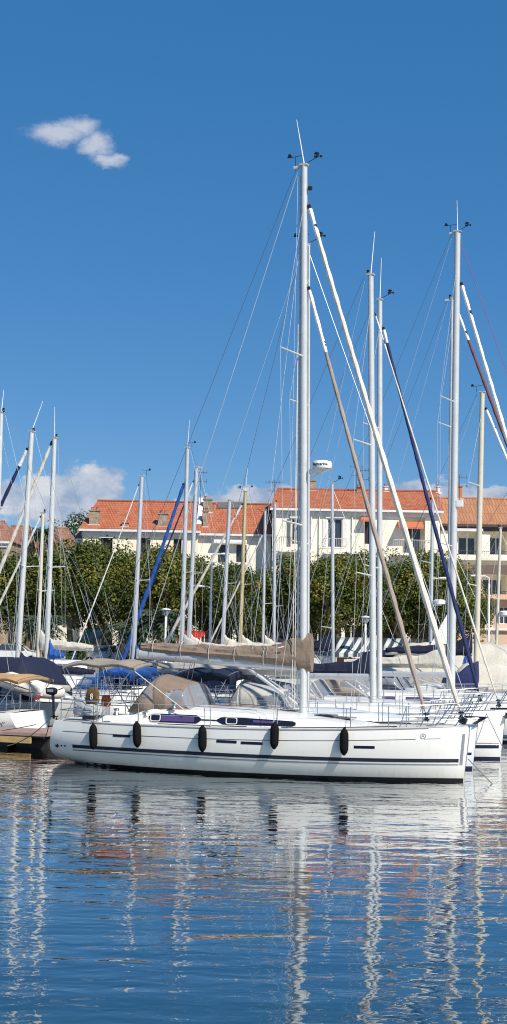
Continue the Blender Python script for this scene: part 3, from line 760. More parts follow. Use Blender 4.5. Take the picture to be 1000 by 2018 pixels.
# ================================================================== OTHER BOATS
G1 = 'sailing yachts moored in the row behind the near yacht'
S = {}
S['b'] = sailboat('short white sloop right behind the near yacht, mast just beside the near mast', 3.6, 607.5, (609.5, 480), 5, La=4.6, bow_px=943, B=3.1, fs=1.2, fb=1.5, spread=(800, 1073), mh='crane vane cups', mastm='aluw',
    boom=('alu', 'greyc', 5.2, -.15), spray=('greyc', 'clearg'), group=G1, hull='gel3', stripes=((.42, .50, 'navy_hull'),))
S['c'] = sailboat('white sloop with a navy boot stripe, its anchor and bow showing past the near bow', 7.3, 736, (731, 541), 13, La=7.5, bow_px=997, B=3.7, fs=1.25, fb=1.55, spread=(878, 1135), mh='light', ant=(739, 456), mastm='aluw',
    boom=('alu', None, 3.5, -.35), spray=('navyc', 'clear'), furls=[('creamf', 612, .03, .985)], group=G1, stripes=((.36, .47, 'navy_hull'), (.52, .54, 'navy_hull')), winm='curtain')
S['d'] = sailboat('white yacht with a navy furled foresail and a thick double lined mast', 11.4, 748, (749, 590), 11, La=7.2, bow_px=958, B=3.7, fs=1.25, fb=1.5, spread=(845, 1120), mh='cups', ant=(752, 508), mastm='aluw',
    boom=('alu', 'navyc', 4.0, -.35), furls=[('navyf', 640, .070, .985, 'whitef', .05)], group=G1)
S['e'] = sailboat('tall white yacht with a thick pale mast and white furled foresail at the right', 15.6, 890, (902, 456), 14, La=8.4, bow_px=1165, B=4.1, fs=1.35, fb=1.6, spread=(793, 1077), mh='crane vane cups', ant=(901, 395), mastm='aluw',
    boom=('alu', None, 5.6, -.45), furls=[('whitef', 552, .088, .985)], spray=('taupel', 'clear'), group=G1, winm='curtain')
S['f'] = sailboat('white yacht with a red brown furled foresail, mast close behind the tall one', 20.0, 884, (892, 588), 8, La=7.2, Lf=6.6, B=3.8, fs=1.3, fb=1.5, spread=(842, 1100), mh='crane light', mastm='aluw',
    boom=('alu', 'cream', 4.6, -.2), furls=[('brownf', 596, .075, .985, 'whitef', .10)], group=G1, hull='gel2')
S['g'] = sailboat('cream masted white yacht with a navy mast boot at the right edge', 24.2, 938, (951, 772), 11, La=6.8, Lf=6.0, B=3.6, fs=1.2, fb=1.45, spread=(958, 1155), mh='vane', mastm='alucream', coach=.5,
    boom=('alucream', 'navyc', 4.2, .3), furls=[('whitef', 800, .08, .985)], group=G1)
S['h'] = sailboat('small sloop with a radar dome on its mast and white triangular sail hoisted', 29.5, 848, (853, 987), 7, La=5.0, Lf=4.5, B=3.2, spread=(1110,), mh='light', boom=('alu', 'navyc', 3.6, 0), group=G1, stan=False)
S['i'] = sailboat('far white sloop with a thin cream mast at the right edge of the row', 34, 976, (987, 1040), 6, La=5.4, Lf=4.5, B=3.2, spread=(1180,), mh='light', boom=('alu', 'cream', 3.6, .1), group=G1, stan=False, mastm='alucream')
S['j'] = sailboat('small sloop with a slim mast and short crosstree in front of the middle trees', 27, 657, (655, 952), 7, La=3.6, Lf=4.2, B=2.8, spread=(1238,), mh='cups', boom=('alu', 'navyc', 3.2, .3), group=G1, stan=False, mastm='alu')
def radar(hh, py, label=None):
    p = hh.mz(py)+Vector((hh.r+.32, 0, 0)); o = MB().lathe(p, [(.20, -.02), (.30, 0), (.31, .16), (.2, .22), (.02, .23)], 18).bx(p+Vector((-.36, -.08, -.08)), p+Vector((.1, .08, -.02))).build('radome', 'plasticw', hh.root, True)
radar(S['h'], 1190); radar(S['i'], 1212); pe_ = S['e'].mz(993); MB().bx(pe_+Vector((.12, -.12, -.12)), pe_+Vector((.36, .1, .14))).tube([pe_, pe_+Vector((.2, 0, 0))], .04, 6).build('deck_light', 'plasticw', S['e'].root)
hs2 = S['h']; yy = hs2.W(hs2.base).y-1.2; q_ = [hs2.LOC(at(x, y, yy)) for x, y in ((884, 1206), (884, 1290), (850, 1286), (849, 1270))]
MB().prism(q_, (0, .03, 0)).build('storm_sail', 'whitef', hs2.root)
# details on the bow of yacht c
hh = S['c']; Lc = hh.L
an = MB(); zc = hh.zd(1)
an.tube([(Lc-.5, 0, zc+.08), (Lc+.18, 0, zc+.10), (Lc+.32, 0, zc-.06)], .035, 6)
an.prism([(Lc+.34, -.03, zc+.02), (Lc+.05, -.26, zc-.22), (Lc-.15, 0, zc-.12)], (0, .05, .03)); an.prism([(Lc+.34, .03, zc+.02), (Lc+.05, .26, zc-.22), (Lc-.15, 0, zc-.12)], (0, -.05, .03))
an.build('anchor', 'blackg', hh.root)
hh.strip(-.28, -.262, .84, .875, -1, .004, rel=True).build('cove_line', 'stripe_g', hh.root, True); hh.strip(-.28, -.262, .90, .96, -1, .004, rel=True).build('cove_line', 'stripe_g', hh.root, True)
wire((Lc-.6, -.35, zc), hh.LOC(atz(1010, 1512, 0)), .014, 'stripe_g', 'mooring_line', hh.root)
hb = S['b']; Lb_ = hb.L; zc = hb.zd(1)
MB().tube([(Lb_-.4, 0, zc+.06), (Lb_+.22, 0, zc+.05)], .03, 6).prism([(Lb_+.30, -.04, zc+.06), (Lb_-.05, -.24, zc-.16), (Lb_-.3, 0, zc-.08)], (0, .1, .02)).build('anchor', 'blackg', hb.root)
# teal striped hull edge of the tall yacht is seen beside c
for s_ in (-1, 1): S['d'].strip(.30, .42, .05, .99, s_, .006).build('stripe', 'teal', S['d'].root, True)
S['e'].strip(.2, .3, .05, .99, -1, .007).build('stripe', 'teal', S['e'].root, True)
# purple-magenta halyard on the tall yacht
hh = S['e']; MB().tube([hh.mz(478)+Vector((hh.r, 0, 0)), Vector((hh.L+1.1, 0, hh.zd(1)+.3))], .011, 5).build('halyard', 'ropemag', hh.root)
# row across the pontoon, bows to the left
G2 = 'sailing yachts berthed on the far side of the pontoon'
def left(label, d, mast_px, top, w, Laft=4.4, **k):
    k.setdefault('Lf', 4.6); k.setdefault('mh', 'light'); k.setdefault('B', 3.2); k.setdefault('stan', False)
    return sailboat(label, d, mast_px, top, w, La=Laft, dirn=-1, group=G2, **k)
T_ = {}
T_['k'] = left('yacht at the left edge with a tall thin mast and dark blue furled foresail', 11.0, -14, (3, 812), 9, ant=(8, 768), spread=(1000,), boom=('alucream', None, 3.5, -1.2), furls=[('whitef', 850, .07, .98)], stan=True, Laft=6.5, mastm='aluw')
T_['l'] = left('yacht with a thick leaning mast and bright blue furled foresail at the left', 18, 33, (63, 850), 11, ant=(85, 790), spread=(1117,), boom=('alu', 'navyc', 4.0, -.9), furls=[('navyf', 880, .10, .98, 'whitef', .08)], Laft=5.6, Lf=5.6, mastm='aluw')
T_['m'] = left('yacht with a cream furled foresail and a blue mast bag at the left', 22, 91, (108, 862), 10, ant=(108, 802), spread=(1118,), boom=('alu', 'bluec', 1.0, -.3), furls=[('creamf', 870, .10, .98, 'blackg', .02)], Laft=5.2, Lf=5.4, mastm='aluw')
T_['n'] = left('small yacht with a short mast between the two thick left masts', 26, 74, (85, 1010), 7, spread=(1165,), boom=('alucream', 'cream', 3.2, .1), furls=[('creamf', 1015, .07, .98)], mastm='alucream', Laft=6.5)
T_['o'] = left('yacht with a bright blue boom cover in front of the leftmost palms', 30, 262, (280, 937), 9, spread=(1144,), boom=('alu', 'bluec', 1.3, -.5), furls=[('whitef', 952, .035, .98)], mh='vane', mastm='alu', Laft=3.2, Lf=4.2)
T_['p'] = left('yacht with a bulky bright blue furled foresail running down to the left', 36, 357, (370, 882), 9, ant=(374, 828), spread=(1128,), boom=('alucream', 'greyc', 3.6, 0), furls=[('bluec', 950, .125, .98, 'bluec', .12)], mh='vane', mastm='alu', Lf=4.2, Laft=5)
T_['q'] = left('yacht whose mast has a small crosstree arm, right of the blue foresail yacht', 40, 370, (388, 920), 9, spread=(1130,), boom=('alu', 'cream', 3.6, 0), furls=[('navyf', 945, .06, .98)], mh='crane', mastm='alu', Laft=6, Lf=5)
T_['r'] = left('yacht with a grey mast and cream foresail in front of the low roofed house', 44, 437, (453, 985), 8, spread=(1150,), boom=('alu', 'cream', 3.4, 0), mh='crane', furls=[], Laft=4.5)
T_['s'] = left('yacht with a gold coloured mast and a long cream furled foresail', 47.5, 472, (484, 968), 8, ant=(489, 915), spread=(1152,), boom=('alugold', 'cream', 3.4, 0), mh='vane cups', mastm='alugold', furls=[('creamf', 990, .09, .98)], Laft=4.6, Lf=6.6)
T_['t'] = left('yacht with a thin white mast before the white wall gap', 51, 518, (523, 1005), 6, spread=(1190,), boom=('alu', 'cream', 3.2, 0), Laft=4, furls=[('creamf', 1050, .06, .98)], Lf=5)
T_['u'] = left('yacht with a thin double mast just left of the near mast', 54, 540, (542, 990), 7, spread=(1195,), boom=('alu', 'navyc', 3.2, 0), Laft=4, back=False)
# ================================================================== left foreground craft
def ptl(px, d, z=1.0): return on_line(px, d, z)[1]
hv = left('white cruiser stern with a tan bimini at the left edge, beyond the pontoon end', 6.3, -125, (-120, 700), 9, Laft=4.3, Lf=5, B=3.0, fs=.98, fb=1.25, boom=None, bim=None, stan=True, mastm='aluw', shroud=False)
root_v = hv.root
print('V stern', proj(hv.W((0, 0, .6))), proj(hv.W((0, 1.4, .6))))
bv = bimini(root_v, .1, 2.1, 1.3, 2.15, 'tan', 1.0, drop=.10)
# V-shaped mark on the quarter
t_ = .06; zz = .62; mk = MB()
for a_, b_ in ((-.17, -.02), (-.02, .06), (.04, .16)):
    mk.add([hv.pt(t_-a_/hv.L, zz+(.10 if a_ < -.05 else 0), 1, .01), hv.pt(t_-a_/hv.L-.005, zz+(.10 if a_ < -.05 else 0), 1, .01), hv.pt(t_-b_/hv.L-.004, zz-.08 if b_ < 0 else zz+.06, 1, .01), hv.pt(t_-b_/hv.L, zz-.08 if b_ < 0 else zz+.06, 1, .01)], [(0, 1, 2, 3)])
mk.build('emblem', 'stripe_g', root_v)
# inflatable dinghy lashed across its stern
def dinghy(P, rz, label, tilt=0):
    r_ = empty('inflatable_dinghy', P, rz); r_.rotation_euler = (0, tilt, rz); tag(r_, label, 'dinghy')
    pts = []; n = 30
    for i in range(n+1):
        u = -1+2*i/n; a = u*math.pi*.5
        if abs(u) < .55: k = u/.55; pts.append(Vector((.75+.75*math.cos(k*math.pi/2), .58*math.sin(k*math.pi/2), .28+.14*math.cos(k*math.pi/2))))
        else: k = (abs(u)-.55)/.45; pts.append(Vector((.75-2.0*k, math.copysign(.58, u), .28)))
    rad = [.08+.16*min(1, (1-abs(-1+2*i/n))*14) for i in range(n+1)]
    MB().tube(pts, rad, 12).build('tube', 'rib', r_, True)
    MB().loft([[Vector((x, y, z)) for y, z in ((-.45*k, .2), (0, .02+.1*(1-k)), (.45*k, .2), (0, .26))] for x, k in ((-1.2, 1), (0, 1), (.8, .9), (1.35, .2))]).build('floor', 'greybag', r_, True)
    MB().bx((-.1, -.5, .38), (.12, .5, .42)).build('seat', 'teak', r_); MB().tube([(-.9, -.83, .3), (0, -.84, .33), (.8, -.8, .33)], .014, 5).build('grab_line', 'blackg', r_)
    return r_
P = ptl(42, 8.75, 1.0); P.z = 1.55
dg = dinghy(P, A, 'cream inflatable dinghy hung behind the tan bimini at the left', tilt=R(15))
fl = empty('ensign_flag', ptl(82, 7.2, 1.6), A); fl.location.z = 1.55; tag(fl, 'small furled red and white flag on a short staff near the outboard', 'flag')
MB().tube([(-.15, 0, -.25), (.28, 0, .55)], .012, 6).build('staff', 'steel', fl); MB().tube([(-.24, 0, -.18), (-.12, 0, -.10), (0, 0, -.02)], [.03, .06, .05], 8).build('red_cloth', 'patch', fl, True); MB().tube([(0, 0, -.02), (.10, 0, .14), (.16, 0, .32)], [.06, .05, .02], 8).build('white_cloth', 'plasticw', fl, True)
# navy covered boat
hn = left('boat under a large navy blue cockpit tent with a grey window, behind the dinghy', 11.4, -205, (-195, 905), 9, Laft=7.6, Lf=4, B=3.8, fs=1.2, fb=1.4, boom=('alu', None, 4, .3), shroud=False, mastm='aluw')
rn = hn.root
x0 = .15; rows = []
for i in range(25):
    u = i/24; x = x0+7.0*u; H_ = 1.85*(min(1, (.45+u*6)) if u < .1 else 1)*(1-.42*max(0, (u-.3)/.7)**1.2)
    H_ = max(.9, H_) if i == 0 else H_; w = 1.7
    row = []
    for k in range(21):
        a = -math.pi/2+math.pi*k/20; nz = noise.noise(Vector((x*2.5, a*2, 0)))*.05
        row.append(Vector((x, w*math.copysign(abs(math.sin(a))**.55, a)+nz, .95+H_*abs(math.cos(a))**.45*1+nz)))
    rows.append(row)
tb = MB().grid(rows); tb.add(rows[0], [tuple(range(21))])
ct = tb.build('cockpit_tent', 'navyc', rn, True)
MB().grid([[Vector((x0-.03+.10*0+xx, 0, 0))+Vector((0, 1.74, zz)) for zz in (1.15, 1.6, 2.05)] for xx in (.45, .9, 1.35)]).build('window', 'clearg', ct)
MB().tube([(x0+.9, 1.77, 1.12), (x0+.9, 1.77, 2.08)], .012, 5).build('window_seam', 'navyc', ct)
# white motor cruiser behind (white rounded roof)
def motorboat(label, P, rz, Lm=8, Bm=2.9, roof='gel', top='clearg', cover_m=None, name='motor_cruiser'):
    r_ = empty(name, P, rz); tag(r_, label, 'motor boat')
    hm = Hull(Lm, Bm, 1.0, 1.35, n=2.2, stern=.92, rake=.9, reverse=-.1, draft=.4)
    hm.mesh().build('hull', 'gel', r_, True)
    MB().grid([[Vector((hm.x(i/20, hm.zd(i/20)), v*hm.b(i/20), hm.zd(i/20)+.06*(1-v*v)-.003)) for v in (-1, -.5, 0, .5, 1)] for i in range(21)]).build('deck', 'gel2', r_, True)
    for s_ in (-1, 1): hm.strip(.55, .68, .03, .97, s_, .005).build('stripe', 'navy_hull', r_, True)
    rows = []
    for i in range(15):
        u = i/14; x = Lm*(.30+.42*u); w = Bm*.40*(1-.25*u); z = 1.05; H_ = 1.25*(1 if u < .45 else 1-((u-.45)/.55)**1.5*.95)
        rows.append([Vector((x, -w, z)), Vector((x, -w*.93, z+H_*.5)), Vector((x, -w*.82, z+H_*.85)), Vector((x, -w*.6, z+H_)), Vector((x, 0, z+H_+.06)), Vector((x, w*.6, z+H_)), Vector((x, w*.82, z+H_*.85)), Vector((x, w*.93, z+H_*.5)), Vector((x, w, z))])
    mb = MB().grid(rows); mb.add(rows[0], [tuple(range(9))]); cb = mb.build('cabin', roof, r_, True)
    for s_ in (-1, 1):
        MB().grid([[Vector((Lm*(.33+.24*j/8), s_*(Bm*.40*(1-.25*(.03+.57*j/8))*q+.02), 1.05+1.25*f)) for f, q in ((.42, .955), (.62, .90), (.80, .845))] for j in range(9)]).build('window', 'win', r_, True)
    MB().tube([(Lm*.72, -.95, 1.3), (Lm*.74, -.9, 1.9), (Lm*.98, -.15, 2.0), (Lm*.98, .15, 2.0), (Lm*.74, .9, 1.9), (Lm*.72, .95, 1.3)], .018, 6).build('bow_rail', 'steel', r_, True)
    return r_
P = ptl(245, 27.5, 1); motorboat('white motor cruiser with a rounded roof behind the taupe bimini', P, A+math.pi, 9)
P = ptl(310, 14.5, 1); motorboat('white motor boat with a rounded coach roof behind the spray hood', P-E1*1, A, 8.5)
P = ptl(560, 31, 1); motorboat('white motor boat moored behind the boom of the near yacht', P-E1*6.5, A, 8.5)
# cream winter covers over two yachts at the right
def tent(hh, x0, x1, w, z0, H, m, name='winter_cover', ridge=.05):
    rows = []
    for i in range(31):
        u = i/30; x = x0+(x1-x0)*u; e = min(1, u*6+.35, (1-u)*5+.25)
        row = []
        for k in range(17):
            v = -1+2*k/16; zz = H*e*(1-abs(v)**1.6*.85)+noise.noise(Vector((x*1.3, v*2, 0)))*.12
            row.append(Vector((x, v*w*(1-.25*u**3), z0+zz)))
        row = [row[0]-Vector((0, 0, .9))]+row+[row[-1]-Vector((0, 0, .9))]
        rows.append(row)
    return MB().grid(rows).build(name, m, hh.root, True)
tent(S['g'], 5.5, 12.4, 1.7, 1.5, 1.25, 'cream'); 
hz = sailboat('yacht wrapped in a large cream winter cover at the right edge', 29, 1040, (1052, 900), 9, La=7.5, Lf=5.5, B=4.0, fs=1.4, fb=1.7, hull='greyc', group=G1, boom=('alu', 'cream', 4, .2), stan=False, coach=.6)
tent(hz, .5, 10.5, 1.95, 1.9, 1.7, 'cream')
# extra canvas seen in the clutter behind
def canopy(hh, xa, w, lenx, z, m): return bimini(hh.root, xa, xa+lenx, w, z, m, hh.fs, drop=.25)
canopy(S['d'], 1.0, 1.4, 2.6, 2.75, 'navyc'); canopy(S['b'], .5, 1.2, 1.9, 2.65, 'navyc')
sprayhood(S['d'].root, 3.6, 5.4, 1.3, 1.55, .9, 'greyc', 'clearg'); sprayhood(S['f'].root, 3.8, 5.6, 1.3, 1.6, .9, 'navyc', 'clear')
for k_, m_ in (('o', 'bluec'), ('n', 'bluec'), ('m', 'bluec')):
    hh = T_[k_]; sprayhood(hh.root, 1.6, 3.2, 1.2, 1.15, .8, m_, 'clearg'); bimini(hh.root, .1, 1.7, 1.2, 2.0, m_, 1.2, drop=.35)
for k_, m_ in (('p', 'cream'), ('q', 'navyc'), ('r', 'bluec'), ('s', 'greyc')):
    hh = T_[k_]; sprayhood(hh.root, 1.8, 3.4, 1.2, 1.25, 1.0, m_, 'clearg')
# ================================================================== pontoon
pe = ptl(92, 2.6, .5)     # near right corner of the pontoon head
pr = empty('pontoon', (pe.x, pe.y, 0), A); tag(pr, 'wooden pontoon head with an ochre rubbing timber at the left of the near yacht', 'pontoon')
mb = MB()
mb.bx((-6.4, 0, .44), (0, 1.9, .54)).bx((-1.4, 1.9, .44), (0, 62, .54)); mb.build('decking', 'dock', pr)
MB().bx((-6.42, -.10, .20), (-.55, .0, .40)).build('rubbing_timber', 'ochre', pr)
MB().bx((-6.35, -.04, .405), (-.02, .0, .44)).build('edge_beam', 'dockside', pr)
MB().bx((-6.2, .1, -.4), (-1.5, 1.8, .437)).build('float', 'dockside', pr)
for yy in (0.3, 12.5, 25, 37.5, 50): MB().bx((-1.3, yy, -.4), (-.1, yy+11.5, .437)).build('float', 'dockside', pr)
for yy in (4, 12, 20, 28): MB().lathe((-.3, yy, .54), [(.06, 0), (.05, .12), (.11, .14), (.11, .18), (.03, .2)], 10).build('bollard', 'steel', pr, True)
wire((-3.0, -.12, .42), (-.9, .9, .75), .014, 'blackg', 'rope', pr, .05)
# ================================================================== WATER, GROUND
def watermat():
    m, nt, N, Lk, p = newmat('harbour_water')
    p.inputs['Base Color'].default_value = (.010, .042, .062, 1); p.inputs['Roughness'].default_value = .02; p.inputs['IOR'].default_value = 1.33
    tc = N.new('ShaderNodeTexCoord')
    def nz(sc, sx, sy, det, rot=0, dist=0, typ=None):
        mp = N.new('ShaderNodeMapping'); mp.inputs['Scale'].default_value = (sx, sy, 1); mp.inputs['Rotation'].default_value = (0, 0, rot)
        Lk.new(tc.outputs['Object'], mp.inputs[0]); n = N.new('ShaderNodeTexNoise'); n.inputs['Scale'].default_value = sc; n.inputs['Detail'].default_value = det; n.inputs['Distortion'].default_value = dist
        Lk.new(mp.outputs[0], n.inputs['Vector']); return n.outputs['Fac']
    a = nz(1.0, .24, 1.0, 2, R(8), .4); b = nz(2.6, .55, 1.0, 2, R(-6), .5); c = nz(7.0, .6, 1, 2, R(3), .3)
    big = nz(.22, .6, 1.0, 3); mr = N.new('ShaderNodeMapRange'); Lk.new(big, mr.inputs[0]); mr.inputs[1].default_value = .35; mr.inputs[2].default_value = .65; mr.inputs[3].default_value = .35; mr.inputs[4].default_value = 1.0
    mu = N.new('ShaderNodeMath'); mu.operation = 'MULTIPLY'; Lk.new(b, mu.inputs[0]); Lk.new(mr.outputs[0], mu.inputs[1]); b = mu.outputs[0]
    def bump(h, dist, prev=None):
        bn = N.new('ShaderNodeBump'); bn.inputs['Strength'].default_value = 1; bn.inputs['Distance'].default_value = dist
        Lk.new(h, bn.inputs['Height'])
        if prev is not None: Lk.new(prev, bn.inputs['Normal'])
        return bn.outputs[0]
    cr_ = N.new('ShaderNodeValToRGB'); cr_.color_ramp.elements[0].position = .35; cr_.color_ramp.elements[1].position = .65; cr_.color_ramp.elements[0].color = (.008, .042, .050, 1); cr_.color_ramp.elements[1].color = (.012, .045, .078, 1); Lk.new(big, cr_.inputs[0]); Lk.new(cr_.outputs[0], p.inputs['Base Color'])
    n1 = bump(a, WA); n2 = bump(b, WB, n1); n3 = bump(c, WC, n2)
    p.inputs['Specular IOR Level'].default_value = 0; p.inputs['Roughness'].default_value = .9; Lk.new(n3, p.inputs['Normal'])
    fr = N.new('ShaderNodeFresnel'); fr.inputs['IOR'].default_value = 1.34; Lk.new(n3, fr.inputs['Normal']); fm = N.new('ShaderNodeMath'); fm.operation = 'MULTIPLY'; fm.use_clamp = True; fm.inputs[1].default_value = WF; Lk.new(fr.outputs[0], fm.inputs[0])
    gl = N.new('ShaderNodeBsdfGlossy'); gl.inputs['Roughness'].default_value = .015; Lk.new(n3, gl.inputs['Normal']); ms = N.new('ShaderNodeMixShader'); Lk.new(fm.outputs[0], ms.inputs[0]); Lk.new(p.outputs[0], ms.inputs[1]); Lk.new(gl.outputs[0], ms.inputs[2]); Lk.new(ms.outputs[0], N['Material Output'].inputs[0])
    return m
WF = 2.25; WA, WB, WC = .034, .0165, .0012
M['water'] = watermat()
wat = MB().add([(-1500, -300, 0), (1500, -300, 0), (1500, 3000, 0), (-1500, 3000, 0)], [(0, 1, 2, 3)]).build('harbour_water', 'water'); tag(wat, kind='structure')
GZ = 1.4; QY = 93.0
M['ground'] = mat('quay_ground', (.20, .18, .155), .9, 0, .15, .4, .2, 6); M['stone'] = mat('quay_stone', (.26, .24, .20), .9, 0, .2, 1.5, .5, 5)
g = MB().bx((-1400, QY+.6, GZ-2), (1400, 2900, GZ)).build('ground', 'ground'); tag(g, kind='structure')
q = MB().bx((-400, QY, -1.5), (400, QY+.6, GZ+.03)).build('quay_edge', 'stone'); tag(q, kind='structure')
M['asph'] = mat('asphalt', (.055, .055, .055), .9, 0, .15, .8, .2, 20)
rd = MB().add([(-400, 112, GZ+.006), (400, 112, GZ+.006), (400, 120, GZ+.006), (-400, 120, GZ+.006)], [(0, 1, 2, 3)]).build('road', 'asph'); tag(rd, kind='structure')
# ================================================================== TREES
def leafmat(name, cols):
    m, nt, N, Lk, p = newmat(name); p.inputs['Roughness'].default_value = .6; p.inputs['Specular IOR Level'].default_value = .25
    ge = N.new('ShaderNodeNewGeometry'); r = N.new('ShaderNodeValToRGB')
    while len(r.color_ramp.elements) < len(cols): r.color_ramp.elements.new(.5)
    for i, (pos, c) in enumerate(cols): r.color_ramp.elements[i].position = pos; r.color_ramp.elements[i].color = (*c, 1)
    tc = N.new('ShaderNodeTexCoord'); nn = N.new('ShaderNodeTexNoise'); nn.inputs['Scale'].default_value = .55; nn.inputs['Detail'].default_value = 3; Lk.new(tc.outputs['Object'], nn.inputs[0])
    oi = N.new('ShaderNodeObjectInfo'); a1 = N.new('ShaderNodeMath'); a1.operation = 'MULTIPLY_ADD'; a1.inputs[1].default_value = 1.7; a1.inputs[2].default_value = -.95; Lk.new(nn.outputs[0], a1.inputs[0])
    a2 = N.new('ShaderNodeMath'); a2.operation = 'MULTIPLY_ADD'; a2.inputs[1].default_value = .75; Lk.new(ge.outputs['Random Per Island'], a2.inputs[0]); Lk.new(a1.outputs[0], a2.inputs[2])
    a3 = N.new('ShaderNodeMath'); a3.operation = 'MULTIPLY_ADD'; a3.inputs[1].default_value = .22; Lk.new(oi.outputs['Random'], a3.inputs[0]); Lk.new(a2.outputs[0], a3.inputs[2]); Lk.new(a3.outputs[0], r.inputs[0]); Lk.new(r.outputs[0], p.inputs['Base Color'])
    t = N.new('ShaderNodeBsdfTranslucent'); Lk.new(r.outputs[0], t.inputs[0]); mx = N.new('ShaderNodeMixShader'); mx.inputs[0].default_value = .2
    Lk.new(p.outputs[0], mx.inputs[1]); Lk.new(t.outputs[0], mx.inputs[2]); Lk.new(mx.outputs[0], N['Material Output'].inputs[0]); return m
M['leaf'] = leafmat('plane_leaf', [(0, (.045, .07, .012)), (.46, (.10, .125, .022)), (.78, (.22, .20, .035)), (1, (.40, .27, .055))])
M['leafb'] = leafmat('shrub_leaf', [(0, (.03, .07, .02)), (.6, (.05, .10, .03)), (1, (.09, .13, .04))])
M['frond'] = leafmat('palm_frond', [(0, (.05, .08, .05)), (.6, (.09, .12, .07)), (1, (.16, .16, .08))])
M['bark'] = mat('plane_bark', (.20, .16, .11), .9, 0, .3, 3, .5, 8)
M['fibre'] = mat('palm_fibre', (.17, .11, .05), .95, 0, .3, 6, .6, 14)
def crown_mesh(seed, rx, ry, rz, n, lobes=26, ls=.26):
    rnd = random.Random(seed); mb = MB(); L_ = []
    for i in range(lobes):
        a = rnd.uniform(0, 2*math.pi); q = rnd.uniform(-1, 1); k = (math.sqrt(max(0, 1-(q*.9)**2)) if q > 0 else 1-.15*q*q)*rnd.uniform(.35, .88)
        L_.append((Vector((math.cos(a)*k*rx, math.sin(a)*k*ry, q*rz*.72)), rnd.uniform(.20, .36)*rx))
    for i in range(n):
        c, r = L_[int(lobes*rnd.random())]
        while True:
            v = Vector((rnd.uniform(-1, 1), rnd.uniform(-1, 1), rnd.uniform(-1, 1)))
            if .1 < v.length < 1: break
        v = v.normalized()*(v.length**.45)
        p = c+Vector((v.x*r, v.y*r, v.z*r*.95))
        if rnd.random() < .04: p += v*.5
        s = ls*rnd.uniform(.6, 1.3)
        nrm = (v+Vector((rnd.uniform(-.8, .8), rnd.uniform(-.8, .8), rnd.uniform(-.3, .9)))).normalized()
        a = nrm.orthogonal().normalized(); b = nrm.cross(a); th = rnd.uniform(0, 6.28); a, b = a*math.cos(th)+b*math.sin(th), b*math.cos(th)-a*math.sin(th)
        mb.add([p-a*s*.5, p-b*s*.36, p+a*s*.5+nrm*s*.1, p+b*s*.36], [(0, 1, 2, 3)])
    return mb
def plane_tree(seed, label):
    rnd = random.Random(seed); r_ = empty('plane_tree', (0, 0, 0)); tag(r_, label, 'tree', 'row of pollarded plane trees on the quay')
    tk = MB().tube([(0, 0, 0), (.05, 0, 1.4), (-.05, .05, 2.7), (0, 0, 3.6)], [.30, .24, .22, .26], 10)
    for k in range(6):
        a = k*1.05+rnd.random(); tk.tube([(0, 0, 2.6+.15*k), (1.0*math.cos(a), 1.0*math.sin(a), 4.2), (2.2*math.cos(a), 2.2*math.sin(a), 5.6+rnd.random())], [.15, .10, .05], 7)
    tk.build('trunk', 'bark', r_, True)
    cr = crown_mesh(seed, 4.1, 3.4, 3.2, 20000, 56, .205).build('crown', 'leaf', r_); cr.location = (0, 0, 5.75)
    return r_
protos = [plane_tree(11+i, 'x') for i in range(3)]
tree_spots = [(-60, 101, .96), (22, 102, .93), (88, 108, .93), (138, 101.5, 1.0), (208, 103, 1.02), (266, 108, .95), (310, 102, .96), (372, 104, .98), (440, 107, .88), (478, 102, .86), (572, 108, .80),
              (604, 103, .97), (668, 101, .97), (735, 107, 1.0), (786, 102, .93), (852, 104, 1.0), (894, 101.5, .80), (528, 110, .72)]
where = ['beyond the left edge mast', 'leftmost full crown, behind the thick leaning mast', 'set back behind the palm, between the two thick left masts', 'right of the mast with the blue bag', 'tall broad crown under the cream house corner',
         'set back below the left house windows', 'behind the bright blue furled foresail', 'behind the twin masts left of the low house', 'set back under the low house awning', 'olive crown behind the gold mast', 'low crown set back left of the near mast',
         'dense crown just right of the near mast base', 'behind the slim mast with a crosstree', 'set back behind the pair of white masts', 'between the pair of white masts and the cream furled sail', 'behind the navy furled foresail', 'rightmost crown beside the pink wall', 'lowest crown in the gap by the white wall']
for i, ((px, Yd, s_), wd) in enumerate(zip(tree_spots, where)):
    o = protos[i] if i < 3 else copy_tree(protos[i % 3])
    P = at(px, 1245, Yd); o.location = (P.x, Yd, GZ); o.scale = (s_, s_, s_*(.96+.08*random.random())); o.rotation_euler = (0, 0, random.random()*6.28)
    o['label'] = 'plane tree, '+wd
def palm(px, Yd, hgt, label, sc=1.0, trunk=.32):
    r_ = empty('palm_tree', (at(px, 1245, Yd).x, Yd, GZ)); tag(r_, label, 'palm tree')
    MB().tube([(0, 0, 0), (.03, 0, hgt*.5), (0, 0, hgt)], [trunk*1.1, trunk, trunk*1.25], 12).build('trunk', 'fibre', r_, True)
    fr = MB()
    for k in range(46):
        a = k*2.399; up = 1.15-1.9*(k/46); Lf_ = sc*random.uniform(2.0, 2.6); prev = None; d = Vector((math.cos(a), math.sin(a), 0)); s_ = Vector((-d.y, d.x, 0))
        for j in range(9):
            u = j/8; p = Vector((0, 0, hgt))+d*Lf_*u*math.cos(up*.7)+Vector((0, 0, Lf_*(math.sin(up)*u*.8-.55*u*u)))
            if prev is not None:
                for sd in (-1, 1):
                    w_ = .42*sc*math.sin(math.pi*min(1, u*.9+.08)); q = p+s_*sd*w_+d*.18-Vector((0, 0, .16*sc)); fr.add([prev, p, q], [(0, 1, 2)]); m_ = (prev+p)/2; fr.add([m_, m_+d*.06, q-d*.15], [(0, 1, 2)])
            prev = p
    fr.build('fronds', 'frond', r_)
